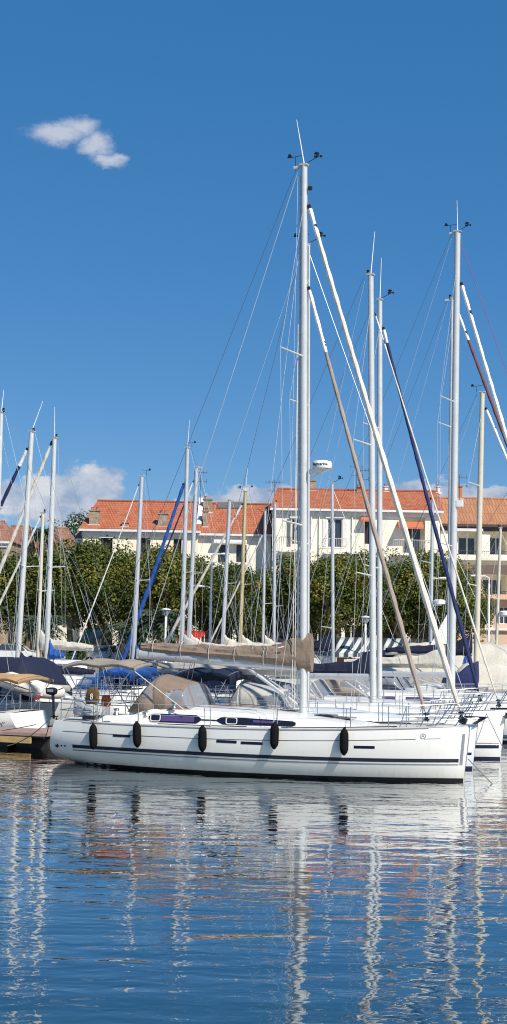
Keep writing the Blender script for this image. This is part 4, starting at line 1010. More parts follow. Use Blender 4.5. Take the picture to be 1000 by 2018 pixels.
palm(312, 97, 3.4, 'broad palm with drooping fronds behind the bright blue furled foresail', 1.15, .4); palm(262, 98, 2.6, 'lower palm left of the white street lamp', .95); palm(82, 96.5, 3.0, 'squat palm between the thick left masts', 1.0)
palm(78, 150, 13.0, 'tall palm standing between the two low tiled houses', 1.0)
def shrub(px, Yd, r, label, m='leafb', z=None):
    o = crown_mesh(int(px), r, r*.8, r*.8, 1500, 10, .2).build('shrub', m); o.location = (at(px, 1245, Yd).x, Yd, GZ+r*.75); tag(o, label, 'shrub')
shrub(492, 95.5, 1.3, 'green shrub on the quay just right of the gold mast'); shrub(905, 95.5, 1.5, 'rounded shrub beside the pink wall behind the navy bag')
shrub(150, 96.5, 1.2, 'dark shrub on the quay between the cream foresail and bimini')
# ================================================================== BUILDINGS
M['wallw'] = mat('white_render', (.84, .78, .64), .9, 0, .15, .7, .15, 8, stretch=(1, 1, .35)); M['wallc'] = mat('cream_render', (.84, .74, .54), .9, 0, .15, .7, .15, 8, stretch=(1, 1, .35))
M['wallp'] = mat('peach_render', (.66, .46, .33), .9, 0, .05, .5, .1, 8); M['wallb'] = mat('old_brown_wall', (.32, .24, .15), .95, 0, .3, 1.2, .4, 6)
M['dark'] = mat('dark_interior', (.02, .018, .016), .6); M['frame'] = mat('window_frame', (.72, .70, .66), .5); M['shut'] = mat('brown_shutter', (.07, .045, .035), .6, 0, .1, 4)
M['chim'] = mat('chimney_render', (.30, .24, .17), .95, 0, .3, 3, .5, 8); M['grey'] = mat('grey_panel', (.12, .13, .12), .5, 0, .2, 2); M['glass'] = mat('window_glass', (.04, .05, .07), .08)
M['antm'] = mat('antenna_metal', (.10, .10, .11), .5, .5)
def tilemat(name, c1, c2, c3, rowh=.22, colw=.25, bump=.6):
    m, nt, N, Lk, p = newmat(name); p.inputs['Roughness'].default_value = .85
    tc = N.new('ShaderNodeTexCoord'); mp = N.new('ShaderNodeMapping'); Lk.new(tc.outputs['Object'], mp.inputs[0])
    sx = N.new('ShaderNodeSeparateXYZ'); Lk.new(mp.outputs[0], sx.inputs[0])
    cx = N.new('ShaderNodeCombineXYZ'); Lk.new(sx.outputs[0], cx.inputs[0]); Lk.new(sx.outputs[1], cx.inputs[1])
    br = N.new('ShaderNodeTexBrick'); br.inputs['Scale'].default_value = 1; br.inputs['Brick Width'].default_value = colw; br.inputs['Row Height'].default_value = rowh; br.inputs['Mortar Size'].default_value = .018; br.inputs['Mortar Smooth'].default_value = .4
    br.inputs['Color1'].default_value = (*c1, 1); br.inputs['Color2'].default_value = (*c2, 1); br.inputs['Mortar'].default_value = (*[c*.45 for c in c1], 1); Lk.new(cx.outputs[0], br.inputs[0])
    n = N.new('ShaderNodeTexNoise'); n.inputs['Scale'].default_value = 1.1; n.inputs['Detail'].default_value = 6; Lk.new(cx.outputs[0], n.inputs[0])
    mx = N.new('ShaderNodeMix'); mx.data_type = 'RGBA'; r = N.new('ShaderNodeValToRGB'); r.color_ramp.elements[0].position = .45; r.color_ramp.elements[1].position = .7; Lk.new(n.outputs[0], r.inputs[0]); Lk.new(r.outputs[0], mx.inputs[0])
    Lk.new(br.outputs['Color'], mx.inputs[6]); mx.inputs[7].default_value = (*c3, 1); 
    mu = N.new('ShaderNodeMath'); mu.operation = 'MULTIPLY'; mu.inputs[1].default_value = .45; Lk.new(r.outputs[0], mu.inputs[0]); Lk.new(mu.outputs[0], mx.inputs[0]); Lk.new(mx.outputs[2], p.inputs['Base Color'])
    b = N.new('ShaderNodeBump'); b.inputs['Strength'].default_value = bump; b.inputs['Distance'].default_value = .05; Lk.new(br.outputs['Fac'], b.inputs['Height']); b.invert = True; Lk.new(b.outputs[0], p.inputs['Normal'])
    return m
M['tile1'] = tilemat('terracotta_tiles', (.46, .135, .058), (.36, .098, .042), (.42, .21, .12), .45, .30, 1.0)
M['tile2'] = tilemat('brown_tiles', (.46, .21, .10), (.36, .15, .07), (.32, .19, .11), 2.0, .30, 1.0)
M['tile3'] = tilemat('old_mixed_tiles', (.36, .15, .09), (.24, .11, .07), (.42, .30, .20), .5, .3, 1.0)
class Bld:
    def __init__(s, label, name, px0, px1, Yf, eave_py, wall, depth=11):
        c = (px0+px1)/2; s.Y = Yf; s.x0, s.x1 = at(px0, eave_py, Yf).x, at(px1, eave_py, Yf).x; s.ze = at(c, eave_py, Yf).z; s.depth = depth; s.wall = wall
        s.r = empty(name, (0, 0, 0)); s.r.location = (s.x0, Yf, GZ); tag(s.r, label, 'building'); s.o = Vector((s.x0, Yf, GZ)); s.open = []; s.c = c; s.W_ = s.x1-s.x0; s.H_ = s.ze-GZ
        s.lowm = None
    def l(s, px, py, dy=0): return at(px, py, s.Y+dy)-s.o
    def rect(s, x0, y0, x1, y1):
        cx, cy = (x0+x1)/2, (y0+y1)/2; a = s.l(x0, cy); b = s.l(x1, cy); t = s.l(cx, y0); u = s.l(cx, y1); return [a.x, u.z, b.x, t.z]
    def opening(s, x0, y0, x1, y1, dep=.18, kind='win'): s.open.append((s.rect(x0, y0, x1, y1), dep, kind))
    def walls(s, split=None):
        xs = sorted({0, s.W_}|{max(0, min(s.W_, v)) for r, _, _ in s.open for v in (r[0], r[2])}); zs = sorted({0, s.H_}|{v for r, _, _ in s.open for v in (r[1], r[3])}|({split} if split else set()))
        mb = MB()
        for i in range(len(xs)-1):
            for j in range(len(zs)-1):
                cx, cz = (xs[i]+xs[i+1])/2, (zs[j]+zs[j+1])/2
                if any(r[0] < cx < r[2] and r[1] < cz < r[3] for r, _, _ in s.open): continue
                mb.cur = 1 if split and cz < split else 0
                mb.add([(xs[i], 0, zs[j]), (xs[i+1], 0, zs[j]), (xs[i+1], 0, zs[j+1]), (xs[i], 0, zs[j+1])], [(0, 1, 2, 3)])
        mb.cur = 0
        for r, d, k in s.open:
            a, b, c, e = r; mb.add([(a, 0, b), (c, 0, b), (c, 0, e), (a, 0, e), (a, d, b), (c, d, b), (c, d, e), (a, d, e)], [(0, 1, 5, 4), (1, 2, 6, 5), (2, 3, 7, 6), (3, 0, 4, 7)])
        W, D, H = s.W_, s.depth, s.H_
        mb.add([(0, 0, 0), (0, 0, H), (0, D, H), (0, D, 0), (W, 0, 0), (W, D, 0), (W, D, H), (W, 0, H)], [(0, 3, 2, 1), (4, 5, 6, 7), (2, 3, 5, 6)])
        mb.build('wall', [s.wall, s.lowm or s.wall], s.r)
        for r, d, k in s.open:
            a, b, c, e = r
            if k == 'loggia':
                MB().add([(a, d, b), (c, d, b), (c, d, e), (a, d, e)], [(0, 1, 2, 3)]).build('recess_wall', s.wall, s.r)
                m_ = (a+c)/2; w2 = min(1.6, (c-a)*.38); z1 = b+(e-b)*.80
                f = MB().bx((m_-w2, d-.06, b), (m_+w2, d-.004, z1)).build('window', 'frame', s.r)
                for q in (-1, 1): MB().bx((m_+(0.05 if q > 0 else -w2+.06), d-.075, b+.08), (m_+(w2-.06 if q > 0 else -.05), d-.055, z1-.08)).build('pane', 'glass', f)
            else:
                fw = .07; f = MB()
                f.bx((a, d-.05, b), (a+fw, d+.0, e)).bx((c-fw, d-.05, b), (c, d, e)).bx((a+fw, d-.05, e-fw), (c-fw, d, e)).bx((a+fw, d-.05, b), (c-fw, d, b+fw)).bx(((a+c)/2-.035, d-.045, b+fw), ((a+c)/2+.035, d-.003, e-fw))
                f = f.build('window', 'frame' if k == 'win' else 'shut', s.r)
                pm = MB().add([(a, d+.004, b), (c, d+.004, b), (c, d+.004, e), (a, d+.004, e)], [(0, 1, 2, 3)]).build('pane', 'glass' if k != 'dark' else 'dark', f)
    def roof(s, ridge_py, tile, rx0, rx1, ov=.45, dy=5.5, eave=True, rim='frame'):
        zr = (at(s.c, ridge_py, s.Y+dy)-s.o).z; H = s.H_+.02; W, D = s.W_, s.depth; a = (at(rx0, ridge_py, s.Y+dy)-s.o).x; b = (at(rx1, ridge_py, s.Y+dy)-s.o).x
        v = [(-ov*.6, -ov, H), (W+ov*.6, -ov, H), (b, dy, zr), (a, dy, zr), (-ov*.6, 2*dy+ov, H), (W+ov*.6, 2*dy+ov, H)]; t = Vector((0, 0, .12))
        v += [tuple(Vector(p)+t) for p in v]
        o = MB().add(v, [(6, 7, 8, 9), (11, 10, 9, 8), (7, 11, 8), (10, 6, 9), (0, 3, 2, 1), (4, 5, 2, 3), (0, 1, 7, 6), (1, 5, 11, 7), (5, 4, 10, 11), (4, 0, 6, 10), (1, 2, 5), (4, 3, 0)]).build('roof', tile, s.r)
        MB().tube([(a, dy, zr+.14), (b, dy, zr+.14)], .13, 8).build('ridge_tiles', tile, o)
        MB().bx((-ov*.6, -ov-.10, H-.16), (W+ov*.6, -ov-.003, H+.05)).build('gutter', rim, s.r); MB().bx((-.05, -.16, H-.55), (W+.05, -.003, H-.17)).build('cornice', rim, s.r)
        s.zr = zr; s.dy = dy; s.ro = o; s.H2 = H; return o
    def on_roof(s, px, py):
        for i in range(60):
            dy = -.4+i*.1; p = s.l(px, py, dy)
            if p.z <= s.H2+(s.zr-s.H2)*(dy+.4)/(s.dy+.4): return Vector((p.x, dy, p.z))
        return Vector((s.l(px, py, s.dy).x, s.dy, s.zr))
    def chimney(s, x0, y0, x1, y1, m='chim', pots=2):
        p = s.on_roof((x0+x1)/2, y1); w = (x1-x0)/F*(s.Y+p.y); hh = (y1-y0)/F*(s.Y+p.y)
        o = MB().bx((p.x-w/2, p.y-.1, p.z-.5), (p.x+w/2, p.y+.7, p.z+hh*.86)).bx((p.x-w/2-.08, p.y-.18, p.z+hh*.86), (p.x+w/2+.08, p.y+.78, p.z+hh*.93)).build('chimney', m, s.ro)
        MB().bx((p.x-w/2-.12, p.y-.2, p.z-.1), (p.x+w/2+.12, p.y-.11, p.z+.1)).build('flashing', 'frame', s.ro)
        for k in range(pots): MB().lathe((p.x-w/4+w/2*k, p.y+.3, p.z+hh*.93), [(.13, 0), (.10, .1), (.10, .22), (.14, .25)], 8).build('chimney_pot', 'tile1', s.ro, True)
    def antenna(s, px, ptop, pbot, n=5, w=1.2):
        p = s.l(px, pbot, 4.5); q = s.l(px, ptop, 4.5); mb = MB().tube([p-Vector((0, 0, .8)), q], .03, 5)
        for k in range(n):
            z = q.z-.25-.0*k; mb.tube([(q.x-w/2+w*k/(n-1), 4.5, z-.16), (q.x-w/2+w*k/(n-1), 4.5, z+.16)], .016, 4)
        mb.tube([(q.x-w/2, 4.5, q.z-.25), (q.x+w/2, 4.5, q.z-.25)], .02, 4); z = q.z-1.1; mb.tube([(q.x-w*.4, 4.5, z), (q.x+w*.5, 4.5, z)], .02, 4); mb.tube([(q.x+.5*w, 4.4, z-.2), (q.x+.5*w, 4.4, z+.2)], .02, 4)
        mb.build('tv_antenna', 'antm', s.ro)
    def balcony(s, x0, yb, x1, ytop, dep=1.1, slab='wallw', rail='frame', solid=False):
        r = s.rect(x0, ytop, x1, yb); a, z0, b, z1 = r
        o = MB().bx((a, -dep, z0-.22), (b, -.003, z0)).build('balcony', slab, s.r)
        if solid: MB().bx((a, -dep, z0), (b, -dep+.12, z1)).build('parapet', slab, o)
        else:
            mb = MB().tube([(a, 0, z1), (a, -dep, z1), (b, -dep, z1), (b, 0, z1)], .025, 5); n = max(4, int((b-a)/.16))
            for i in range(n+1): x = a+(b-a)*i/n; mb.tube([(x, -dep+.01, z0), (x, -dep+.01, z1)], .013, 4)
            mb.build('railing', rail, o)
    def awning(s, x0, y0, x1, y1, m='awnor', out=1.0):
        r = s.rect(x0, y0, x1, y1); a, z0, b, z1 = r
        mb = MB().prism([(a, -.01, z1), (a, -out, z0+.12), (a, -out, z0-.05), (a, -out+.03, z0-.05), (a, -out+.04, z0+.05), (a, -.01, z1-.06)], (b-a, 0, 0)); mb.build('awning', m, s.r)
    def blind(s, x0, y0, x1, y1, m='frame'):
        r = s.rect(x0, y0, x1, y1); MB().bx((r[0], -.14, r[1]), (r[2], -.004, r[3])).build('shutter_box', m, s.r)
YB = 128
# left cream house
b = Bld('cream house with an orange tiled hip roof and two stone chimneys behind the left trees', 'tiled_house', 163, 391, YB, 1046, 'wallc')
for r in ((198, 1060, 222, 1104), (277, 1060, 296, 1106), (342, 1062, 358, 1106)): b.opening(*r, .22, 'dark')
for x in (197, 277, 342): b.opening(x, 1135, x+20, 1175, .22, 'dark')

for x in (170, 232, 300): b.opening(x, 1232, x+52, 1288, 1.0, 'dark')  # wide dark openings added so the wall under the crowns reads as shade
b.walls(); b.roof(991, 'tile1', 192, 402); b.chimney(176, 1002, 195, 1036); b.chimney(312, 1009, 330, 1040); b.chimney(241, 1029, 252, 1040, pots=0); b.balcony(272, 1114, 304, 1101, .5, rail='red'); b.balcony(336, 1112, 362, 1101, .5, rail='red')
b.blind(196, 1056, 223, 1060); b.antenna(396, 926, 990)
# middle low roof house
b = Bld('white house with a lower orange roof and a long skylight, in the middle', 'tiled_house', 391.5, 534, YB+.4, 1054, 'wallw')
for r in ((430, 1074, 446, 1108), (466, 1074, 486, 1108), (430, 1135, 446, 1170), (466, 1135, 486, 1170)): b.opening(*r, .22, 'shut')

for x in (396, 466): b.opening(x, 1232, x+62, 1288, 1.0, 'dark')  # added near-black openings, darkening the ground floor like tree shade
b.walls(); b.roof(996, 'tile1', 408, 540); b.chimney(400, 1003, 409, 1040); b.chimney(401, 980, 417, 1012, pots=1)
b.awning(422, 1061, 487, 1071, 'frame', .7)
p0, p1 = b.on_roof(428, 1006), b.on_roof(478, 1006); sl = (b.zr-b.H2)/(b.dy+.4)
MB().add([(p0.x, p0.y, p0.z+.22), (p1.x, p1.y, p1.z+.22), (p1.x, p1.y+1.3, p1.z+.22+1.3*sl), (p0.x, p1.y+1.3, p0.z+.22+1.3*sl)], [(0, 1, 2, 3)]).build('skylight', 'grey', b.ro, thick=.1)
a = b.on_roof(388, 1042); 
MB().prism([(a.x-.02, -.4, b.H2+.1), (a.x-.02, b.dy, b.zr+.1), (a.x-.02, b.dy, b.zr+.7), (a.x-.02, -.4, b.H2+.5)], (.45, 0, 0)).build('party_wall', 'frame', b.r)
# centre tall house
b = Bld('tall white house with shuttered french windows, balconies and orange awnings', 'tiled_house', 538, 868, YB-1.5, 1006, 'wallw')
b.opening(575, 1022, 589, 1073, .2, 'win'); b.opening(646, 1022, 674, 1079, .2, 'win'); b.opening(719, 1026, 729, 1072, .2, 'dark'); b.opening(794, 1018, 838, 1090, 1.3, 'loggia')
for x in (575, 646, 719, 800): b.opening(x, 1120, x+24, 1170, .2, 'win')

for x in (545, 612, 680, 748, 810): b.opening(x, 1232, x+52, 1288, 1.0, 'dark')  # dark ground-floor openings put in to stand for shade below the crowns
b.walls(); b.roof(969, 'tile1', 546, 864); b.chimney(608, 944, 622, 968, 'chim', 1); b.chimney(705, 958, 714, 968, 'tile1', 1); b.chimney(758, 958, 765, 970, 'frame', 1); b.chimney(870-8, 958, 868, 972, 'frame', 1)
for x0_, x1_ in ((566, 573), (591, 598), (636, 644), (676, 684)):
    q = b.rect(x0_, 1023, x1_, 1077); MB().bx((q[0], -.05, q[1]), (q[2], -.004, q[3])).build('shutter', 'frame' if x0_ > 600 else 'grey', b.r)
b.balcony(551, 1084, 612, 1060, 1.0, rail='antm'); b.balcony(638, 1088, 690, 1062, .7); b.balcony(774, 1091, 846, 1066, 1.2)
b.awning(711, 1017, 735, 1028, 'awnor', .8); b.awning(784, 1028, 833, 1043, 'awnor', 1.2); b.blind(572, 1012, 592, 1021); b.blind(642, 1013, 678, 1021)
b.antenna(703, 915, 970, 4); b.antenna(716, 922, 970, 5, 1.0); b.antenna(541, 945, 972, 6, 1.6)
for px in (612, 628, 693): 
    q = b.rect(px, 1012, px+2, 1110); MB().tube([((q[0]+q[2])/2, -.09, 0), ((q[0]+q[2])/2, -.09, b.H_-.6)], .06, 6).build('drainpipe', 'frame', b.r)
# right building with deep balconies
b = Bld('four storey peach and cream block with deep balconies at the right edge', 'apartment_building', 869, 1075, YB-.6, 1036, 'wallw', 12)
b.lowm = 'wallp'
for r in ((903, 1048, 946, 1093), (966, 1048, 1000, 1093), (1020, 1048, 1062, 1093), (950, 1133, 1000, 1171), (905, 1133, 940, 1171), (1012, 1133, 1060, 1171)): b.opening(*r, 1.5, 'loggia')
for x in (950, 985, 1030): b.opening(x, 1196, x+18, 1230, .25, 'win')
b.walls(split=b.rect(900, 1050, 1000, 1113)[1]); b.roof(986, 'tile2', 862, 1085, rim='shut')
for y0, y1 in ((1110, 1094), (1186, 1172)): b.balcony(900, y0-9, 1066, y1-6, 1.0, 'wallp' if y0 > 1150 else 'wallw', 'antm')
b.balcony(945, 1238, 1066, 1236, .3, 'wallw', 'frame'); b.chimney(902, 955, 911, 985, 'tile2', 1); b.awning(898, 1040, 950, 1047, 'frame', .8)
b.antenna(906, 935, 984, 4, 1.4)
mb = MB(); 
# far left low houses
b = Bld('low house with faded mixed roof tiles between the left masts', 'tiled_house', 95, 143, 150, 1086, 'wallw', 10); b.opening(112, 1100, 124, 1125, .2, 'dark'); b.walls(); b.roof(1043, 'tile3', 96, 134, .5, 5.2)
b = Bld('low house with mixed tiles behind the leftmost masts', 'tiled_house', 18, 62, 152, 1078, 'wallc', 10); b.opening(30, 1095, 42, 1120, .2, 'dark'); b.walls(); b.roof(1039, 'tile3', 22, 60, .5, 5.2)
b = Bld('old brown rendered gable house at the left edge', 'tiled_house', -60, 22, 142, 1068, 'wallb', 10); b.opening(-30, 1090, -15, 1120, .2, 'dark'); b.walls(); b.roof(1030, 'tile3', -50, 10, .3, 5)
b = Bld('narrow cream annex against the left side of the cream house', 'tiled_house', 150, 162, YB+1, 1063, 'wallc', 8); b.opening(153, 1080, 158, 1095, .2, 'dark'); b.walls(); b.roof(1050, 'tile3', 152, 161, .15, 3.5)
o = crown_mesh(5, 5, 4, 4, 3000, 20, .3).build('tree_crown', 'leafb'); r_ = empty('round_tree', (at(148, 1245, 165).x, 165, GZ)); o.parent = r_; o.name = 'crown'; o.location = (0, 0, 12.5); MB().tube([(0, 0, 0), (0, 0, 11)], [.4, .2], 8).build('trunk', 'bark', r_); tag(r_, 'green tree seen behind the gap beside the cream house', 'tree')
# ================================================================== STREET FURNITURE, CARS, STALLS
def lamp(px, ptop, Yd, kind, label):
    P = at(px, ptop, Yd); hgt = P.z-GZ; r_ = empty('street_lamp', (P.x, Yd, GZ)); tag(r_, label, 'street lamp', 'white street lamps on the quay')
    MB().lathe((0, 0, 0), [(.16, 0), (.16, .5), (.08, .6), (.07, hgt-.6), (.05, hgt-.5)], 12).build('post', 'plasticw', r_, True)
    if kind == 'cone':
        MB().lathe((0, 0, hgt-.55), [(.06, 0), (.10, .05), (.30, .42), (.30, .46), (.02, .46)], 14).build('lantern', 'clear', r_, True); hd = MB().lathe((0, 0, hgt-.10), [(.36, 0), (.36, .05), (.10, .12), (.02, .13)], 14)
        for k in range(6): a = k*1.047; hd.tube([(.09*math.cos(a), .09*math.sin(a), hgt-.5), (.32*math.cos(a), .32*math.sin(a), hgt-.10)], .014, 4)
        hd.build('cap', 'plasticw', r_, True)
    else:
        s_ = 1 if kind == 'armr' else -1; MB().tube([(0, 0, hgt-.6), (0, 0, hgt-.1), (s_*.25, 0, hgt+.02), (s_*.7, 0, hgt)], .045, 7).build('arm', 'plasticw', r_, True)
        MB().loft([[Vector((s_*x, w*math.cos(a), hgt+.02+hh*math.sin(a))) for a in [2*math.pi*j/10 for j in range(10)]] for x, w, hh in ((.55, .05, .04), (.7, .16, .08), (1.0, .20, .10), (1.25, .12, .05))]).build('lamp_head', 'plasticw', r_, True)
lamp(327.5, 1199, 95, 'cone', 'white lamp post with a flared glass lantern beside the broad palm'); lamp(721, 1214, 95, 'cone', 'white lamp post with a flared lantern left of the pair of white masts')
lamp(418, 1092, 94.5, 'armr', 'tall white lamp with an arm to the right beside the grey mast'); lamp(416, 1156, 94.9, 'arml', 'white lamp head on an arm to the left, beside the tall lamp')
lamp(964, 1136, 95, 'arml', 'thick white lamp post in front of the peach block'); lamp(848, 1140, 95, 'armr', 'white lamp with a short arm behind the cream furled sail')
def car(px, Yd, rz, m, label):
    r_ = empty('parked_car', (at(px, 1245, Yd).x, Yd, GZ+.006), rz); tag(r_, label, 'car', 'cars parked under the plane trees')
    prof = [(-2.1, .35), (-2.12, .75), (-1.9, .95), (-1.3, 1.0), (-.95, 1.42), (.45, 1.45), (1.05, 1.0), (1.9, .85), (2.1, .62), (2.1, .35)]
    bm = MB(); rings = [[Vector((x, y, z if z < 1.05 or abs(y) < .8 else z)) for x, z in prof] for y in (-.84, .84)]
    rings = [[Vector((x, y*(.80 if z > 1.2 else 1), z)) for x, z in prof] for y in (-.80, -.86, .86, .80)]
    bm.loft(rings); bm.build('body', m, r_, True)
    for s_ in (-1, 1): MB().add([(-1.15, s_*.875, 1.02), (.85, s_*.875, 1.02), (.42, s_*.73, 1.38), (-.90, s_*.73, 1.38)], [(0, 1, 2, 3)]).build('side_window', 'glass', r_)
    MB().add([(1.06, -.75, 1.03), (1.06, .75, 1.03), (.50, .64, 1.44), (.50, -.64, 1.44)], [(0, 1, 2, 3)]).build('windscreen', 'glass', r_)
    for x in (-1.3, 1.3):
        for s_ in (-1, 1): w_ = MB().lathe((x, s_*.78, .31), [(.05, -.1), (.31, -.1), (.31, .1), (.05, .1)], 16, 'y').build('wheel', 'black', r_, True); MB().lathe((x, s_*.78, .31), [(.02, -.105), (.18, -.105), (.18, .105), (.02, .105)], 12, 'y').build('rim', 'alu', w_, True)
M['carw'] = mat('car_white', (.7, .7, .68), .25, coat=.6); M['cars'] = mat('car_silver', (.35, .36, .37), .3, .6, coat=.6); M['carb'] = mat('car_blue', (.03, .06, .12), .25, coat=.6)
for px, m_, lb in ((135, 'carb', 'dark blue car under the trees left of the bimini'), (215, 'cars', 'silver car in the shade behind the left house trees'), (385, 'carw', 'white car behind the twin masts'), (450, 'cars', 'silver car behind the grey mast'), (575, 'carw', 'white car just left of the near mast'), (640, 'cars', 'silver car behind the navy boom cover'), (830, 'carw', 'white car behind the cream furled sail'), (30, 'carw', 'white car at the left edge of the quay')):
    car(px, 99+random.random()*2.5, R(random.choice((4, 176, -3))), m_, lb)
def stripes_mat():
    m, nt, N, Lk, p = newmat('striped_awning'); p.inputs['Roughness'].default_value = .85
    tc = N.new('ShaderNodeTexCoord'); sp = N.new('ShaderNodeSeparateXYZ'); Lk.new(tc.outputs['Object'], sp.inputs[0])
    def mm(op, a_, b_):
        n = N.new('ShaderNodeMath'); n.operation = op
        for i, v in enumerate((a_, b_)):
            if isinstance(v, float): n.inputs[i].default_value = v
            else: Lk.new(v, n.inputs[i])
        return n.outputs[0]
    f = mm('GREATER_THAN', mm('FRACT', mm('DIVIDE', mm('SUBTRACT', sp.outputs[0], mm('MULTIPLY', sp.outputs[1], .35)), .62), 0.0), .5)
    mx = N.new('ShaderNodeMix'); mx.data_type = 'RGBA'; Lk.new(f, mx.inputs[0]); mx.inputs[6].default_value = (.035, .05, .06, 1); mx.inputs[7].default_value = (.55, .56, .55, 1); Lk.new(mx.outputs[2], p.inputs[0]); return m
M['striped'] = stripes_mat()
def stall(px0, px1, pt, pb, Yd, label, m='striped'):
    a, b = at(px0, pb, Yd), at(px1, pb, Yd); r_ = empty('market_stall', (a.x, Yd, GZ)); tag(r_, label, 'market stall'); w = b.x-a.x; z0 = a.z-GZ; z1 = at(px0, pt, Yd).z-GZ
    MB().grid([[Vector((w*i/12+.35*(j/4), 2.6*j/4, z0+(z1-z0)*j/4-.10*math.sin(math.pi*j/4))) for j in range(5)] for i in range(13)]).build('awning', m, r_, True, thick=.02)
    MB().grid([[Vector((w*i/24, -.01, z0-.0)), Vector((w*i/24, -.02, z0-.22-.06*(i % 2)))] for i in range(25)]).build('valance', m, r_, thick=.01)
    for x, y, z in ((.1, .05, z0), (w-.1, .05, z0), (.4, 2.5, z1-.05), (w+.2, 2.5, z1-.05)): MB().tube([(x, y, 0), (x, y, z)], .035, 6).build('pole', 'plasticw', r_)
    MB().bx((.2, .7, 0), (w-.2, 1.5, .9)).build('counter', 'teak', r_)
stall(660, 732, 1256, 1287, 95.5, 'stall with a grey and white striped awning left of the white masts'); stall(755, 808, 1258, 1287, 95.5, 'stall with a grey and white striped awning right of the white masts')
stall(500, 560, 1232, 1246, 108, 'long cafe awning in cream behind the thin masts', 'cream'); stall(345, 395, 1243, 1256, 97, 'stall with a red roof strip behind the twin masts', 'red')
stall(150, 190, 1240, 1262, 108, 'cream parasol stall in the shade under the left trees', 'cream')
hh = S['g']; yy = hh.W(hh.base).y-1.6; rings = []
for kk in (-.26, -.2, .2, .26):
    f_ = .72 if abs(kk) > .22 else 1.0; pp = [(906, 1326), (922, 1312), (942, 1303), (943, 1330), (942, 1360), (926, 1362), (900, 1352), (872, 1345), (880, 1320)]; cx_, cy_ = 915, 1334
    rings.append([hh.LOC(at(cx_+(x-cx_)*f_, cy_+(y-cy_)*f_, yy))+Vector((0, kk, 0))+Vector((noise.noise(Vector((x, kk*5, 0)))*.06, 0, 0)) for x, y in pp])
MB().loft(rings).build('mast_bag', 'navyf', hh.root, True)
# small blue pennant
hh = S['g']; p_ = LOC
fl = empty('pennant', at(925, 1290, hh.root.location.y-1), 0); tag(fl, 'small bright blue pennant left of the cream mast', 'flag'); MB().tube([(0, 0, -.9), (0, 0, .7)], .012, 5).build('staff', 'steel', fl); MB().prism([(0, 0, .6), (-.05, 0, -.5), (-.32, .0, -.45), (-.16, 0, .1)], (0, .03, 0)).build('cloth', 'bluec', fl)
# ================================================================== SKY, SUN
SAZ, SEL = R(SUN_AZ), R(SUN_EL)
sv = Vector((math.sin(SAZ)*math.cos(SEL), -math.cos(SAZ)*math.cos(SEL), math.sin(SEL)))
ld = bpy.data.lights.new('sun', 'SUN'); ld.energy = SUN_E; ld.angle = R(.5); ld.color = (1, .94, .84); sun = bpy.data.objects.new('sun', ld); C.objects.link(sun); sun.rotation_euler = sv.to_track_quat('Z', 'Y').to_euler()
w = bpy.data.worlds.new('World'); bpy.context.scene.world = w; w.use_nodes = True; N = w.node_tree.nodes; Lk = w.node_tree.links; bg = N['Background']; bg.inputs['Strength'].default_value = SKY_S
sky = N.new('ShaderNodeTexSky'); sky.sky_type = 'NISHITA'; sky.sun_disc = False; sky.sun_elevation = SEL; sky.sun_rotation = math.pi-SAZ if True else 0; sky.air_density = SKY_AIR; sky.dust_density = SKY_DUST; sky.ozone_density = SKY_OZ; sky.altitude = 1500
hs_ = N.new('ShaderNodeHueSaturation'); hs_.inputs['Saturation'].default_value = SKY_SAT; hs_.inputs['Hue'].default_value = SKY_HUE; Lk.new(sky.outputs[0], hs_.inputs['Color'])
flat = N.new('ShaderNodeMix'); flat.data_type = 'RGBA'; flat.inputs[0].default_value = SKY_MIX; flat.inputs[7].default_value = (*SKY_C, 1); Lk.new(hs_.outputs[0], flat.inputs[6])
tc = N.new('ShaderNodeTexCoord'); sx = N.new('ShaderNodeSeparateXYZ'); Lk.new(tc.outputs['Generated'], sx.inputs[0])
def mth(op, a, b=None, clamp=False):
    n = N.new('ShaderNodeMath'); n.operation = op; n.use_clamp = clamp
    for i, v in enumerate((a, b)):
        if v is None: continue
        if hasattr(v, 'links'): Lk.new(v, n.inputs[i])
        else: n.inputs[i].default_value = v
    return n.outputs[0]
ym = mth('MAXIMUM', sx.outputs[1], .02); U = mth('DIVIDE', sx.outputs[0], ym); V = mth('DIVIDE', sx.outputs[2], ym)
cb = N.new('ShaderNodeCombineXYZ'); Lk.new(U, cb.inputs[0]); Lk.new(V, cb.inputs[2])
def noi(sc, det=7, rough=.6, off=0, st=(1, 1, 1.3)):
    mp = N.new('ShaderNodeMapping'); mp.inputs['Location'].default_value = (off, 0, off); mp.inputs['Scale'].default_value = st; Lk.new(cb.outputs[0], mp.inputs[0]); n = N.new('ShaderNodeTexNoise'); n.inputs['Scale'].default_value = sc; n.inputs['Detail'].default_value = det; n.inputs['Roughness'].default_value = rough; Lk.new(mp.outputs[0], n.inputs[0]); return n.outputs[0]
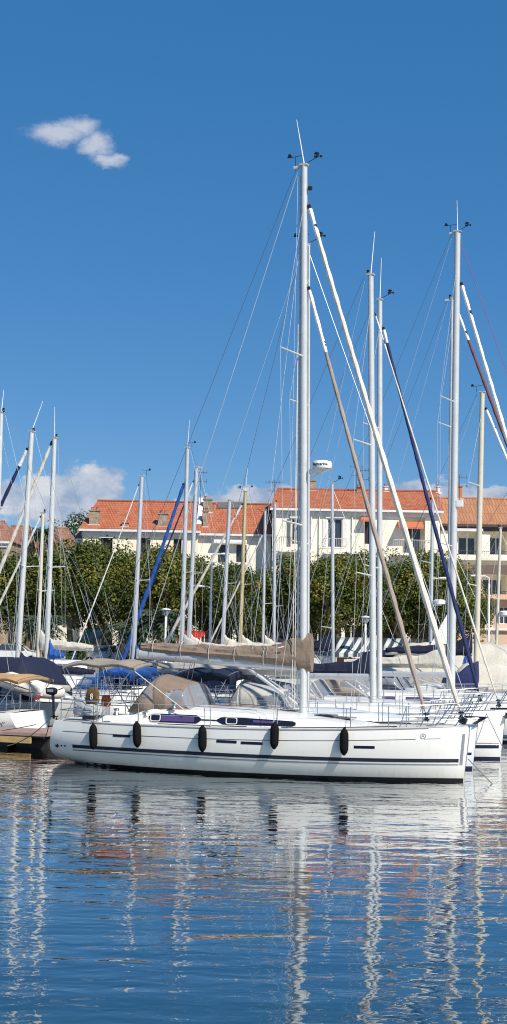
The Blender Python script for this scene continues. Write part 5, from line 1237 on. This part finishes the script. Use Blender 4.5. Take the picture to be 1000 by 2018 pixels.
def cloud(blobs, nscale, namp, lo, hi, warp=.0):
    best = None
    if warp: wu = mth('MULTIPLY', mth('SUBTRACT', noi(nscale*1.1, 8, .68, .37, (1, 1, 1.6)), .5), warp); wv = mth('MULTIPLY', mth('SUBTRACT', noi(nscale*1.1, 8, .68, .71, (1, 1, 1.6)), .5), warp*.75)
    for px, py, rx, ry in blobs:
        r = ray(px, py); u0, v0 = r.x/r.y, r.z/r.y
        a = mth('DIVIDE', mth('SUBTRACT', mth('ADD', U, wu) if warp else U, u0), rx/F); b_ = mth('DIVIDE', mth('SUBTRACT', mth('ADD', V, wv) if warp else V, v0), ry/F)
        d = mth('SQRT', mth('ADD', mth('MULTIPLY', a, a), mth('MULTIPLY', b_, b_))); d = mth('SUBTRACT', 1, d)
        best = d if best is None else mth('MAXIMUM', best, d)
    x = mth('ADD', mth('ADD', best, .06), mth('MULTIPLY', mth('SUBTRACT', noi(nscale), .5), namp))
    mr = N.new('ShaderNodeMapRange'); mr.interpolation_type = 'SMOOTHSTEP'; Lk.new(x, mr.inputs[0]); mr.inputs[1].default_value = lo; mr.inputs[2].default_value = hi; return mr.outputs[0]
low = cloud([(185, 958, 72, 52), (95, 975, 95, 48), (10, 985, 70, 42), (150, 1010, 130, 40), (490, 988, 85, 34), (548, 985, 62, 34), (400, 995, 60, 20), (832, 972, 85, 34), (905, 975, 60, 32), (975, 985, 60, 30), (745, 985, 70, 26), (640, 990, 60, 25)], 50, .75, .08, .40, .035)
hi_ = cloud([(112, 266, 74, 26), (155, 256, 54, 28), (188, 284, 40, 30), (212, 314, 34, 20)], 24, .6, -.08, .9, .042)
front = mth('GREATER_THAN', sx.outputs[1], .05)
rp = N.new('ShaderNodeValToRGB'); Lk.new(noi(30, 6, .6, .013), rp.inputs[0]); rp.color_ramp.elements[0].position = .38; rp.color_ramp.elements[1].position = .62; rp.color_ramp.elements[0].color = tuple(c for c in (*CL_D, 1)); rp.color_ramp.elements[1].color = (*CL_L, 1)
def mixc(f, a, b_):
    n = N.new('ShaderNodeMix'); n.data_type = 'RGBA'; Lk.new(f, n.inputs[0]); Lk.new(a, n.inputs[6])
    if hasattr(b_, 'links'): Lk.new(b_, n.inputs[7])
    else: n.inputs[7].default_value = b_
    return n.outputs[2]
c1 = mixc(mth('MULTIPLY', mth('MULTIPLY', low, front), .92), flat.outputs[2], rp.outputs[0]); c2 = mixc(mth('MULTIPLY', mth('MULTIPLY', hi_, front), .68), c1, (*CL_L, 1))
Lk.new(c2, bg.inputs['Color'])
sc = bpy.context.scene; sc.view_settings.view_transform = 'Standard'; sc.view_settings.look = 'None'; sc.view_settings.exposure = EXPO; sc.view_settings.gamma = 1
sc.cycles.filter_width = 1.1; sc.cycles.max_bounces = 8; sc.cycles.transparent_max_bounces = 16; sc.cycles.use_denoising = True; sc.cycles.sample_clamp_indirect = 6
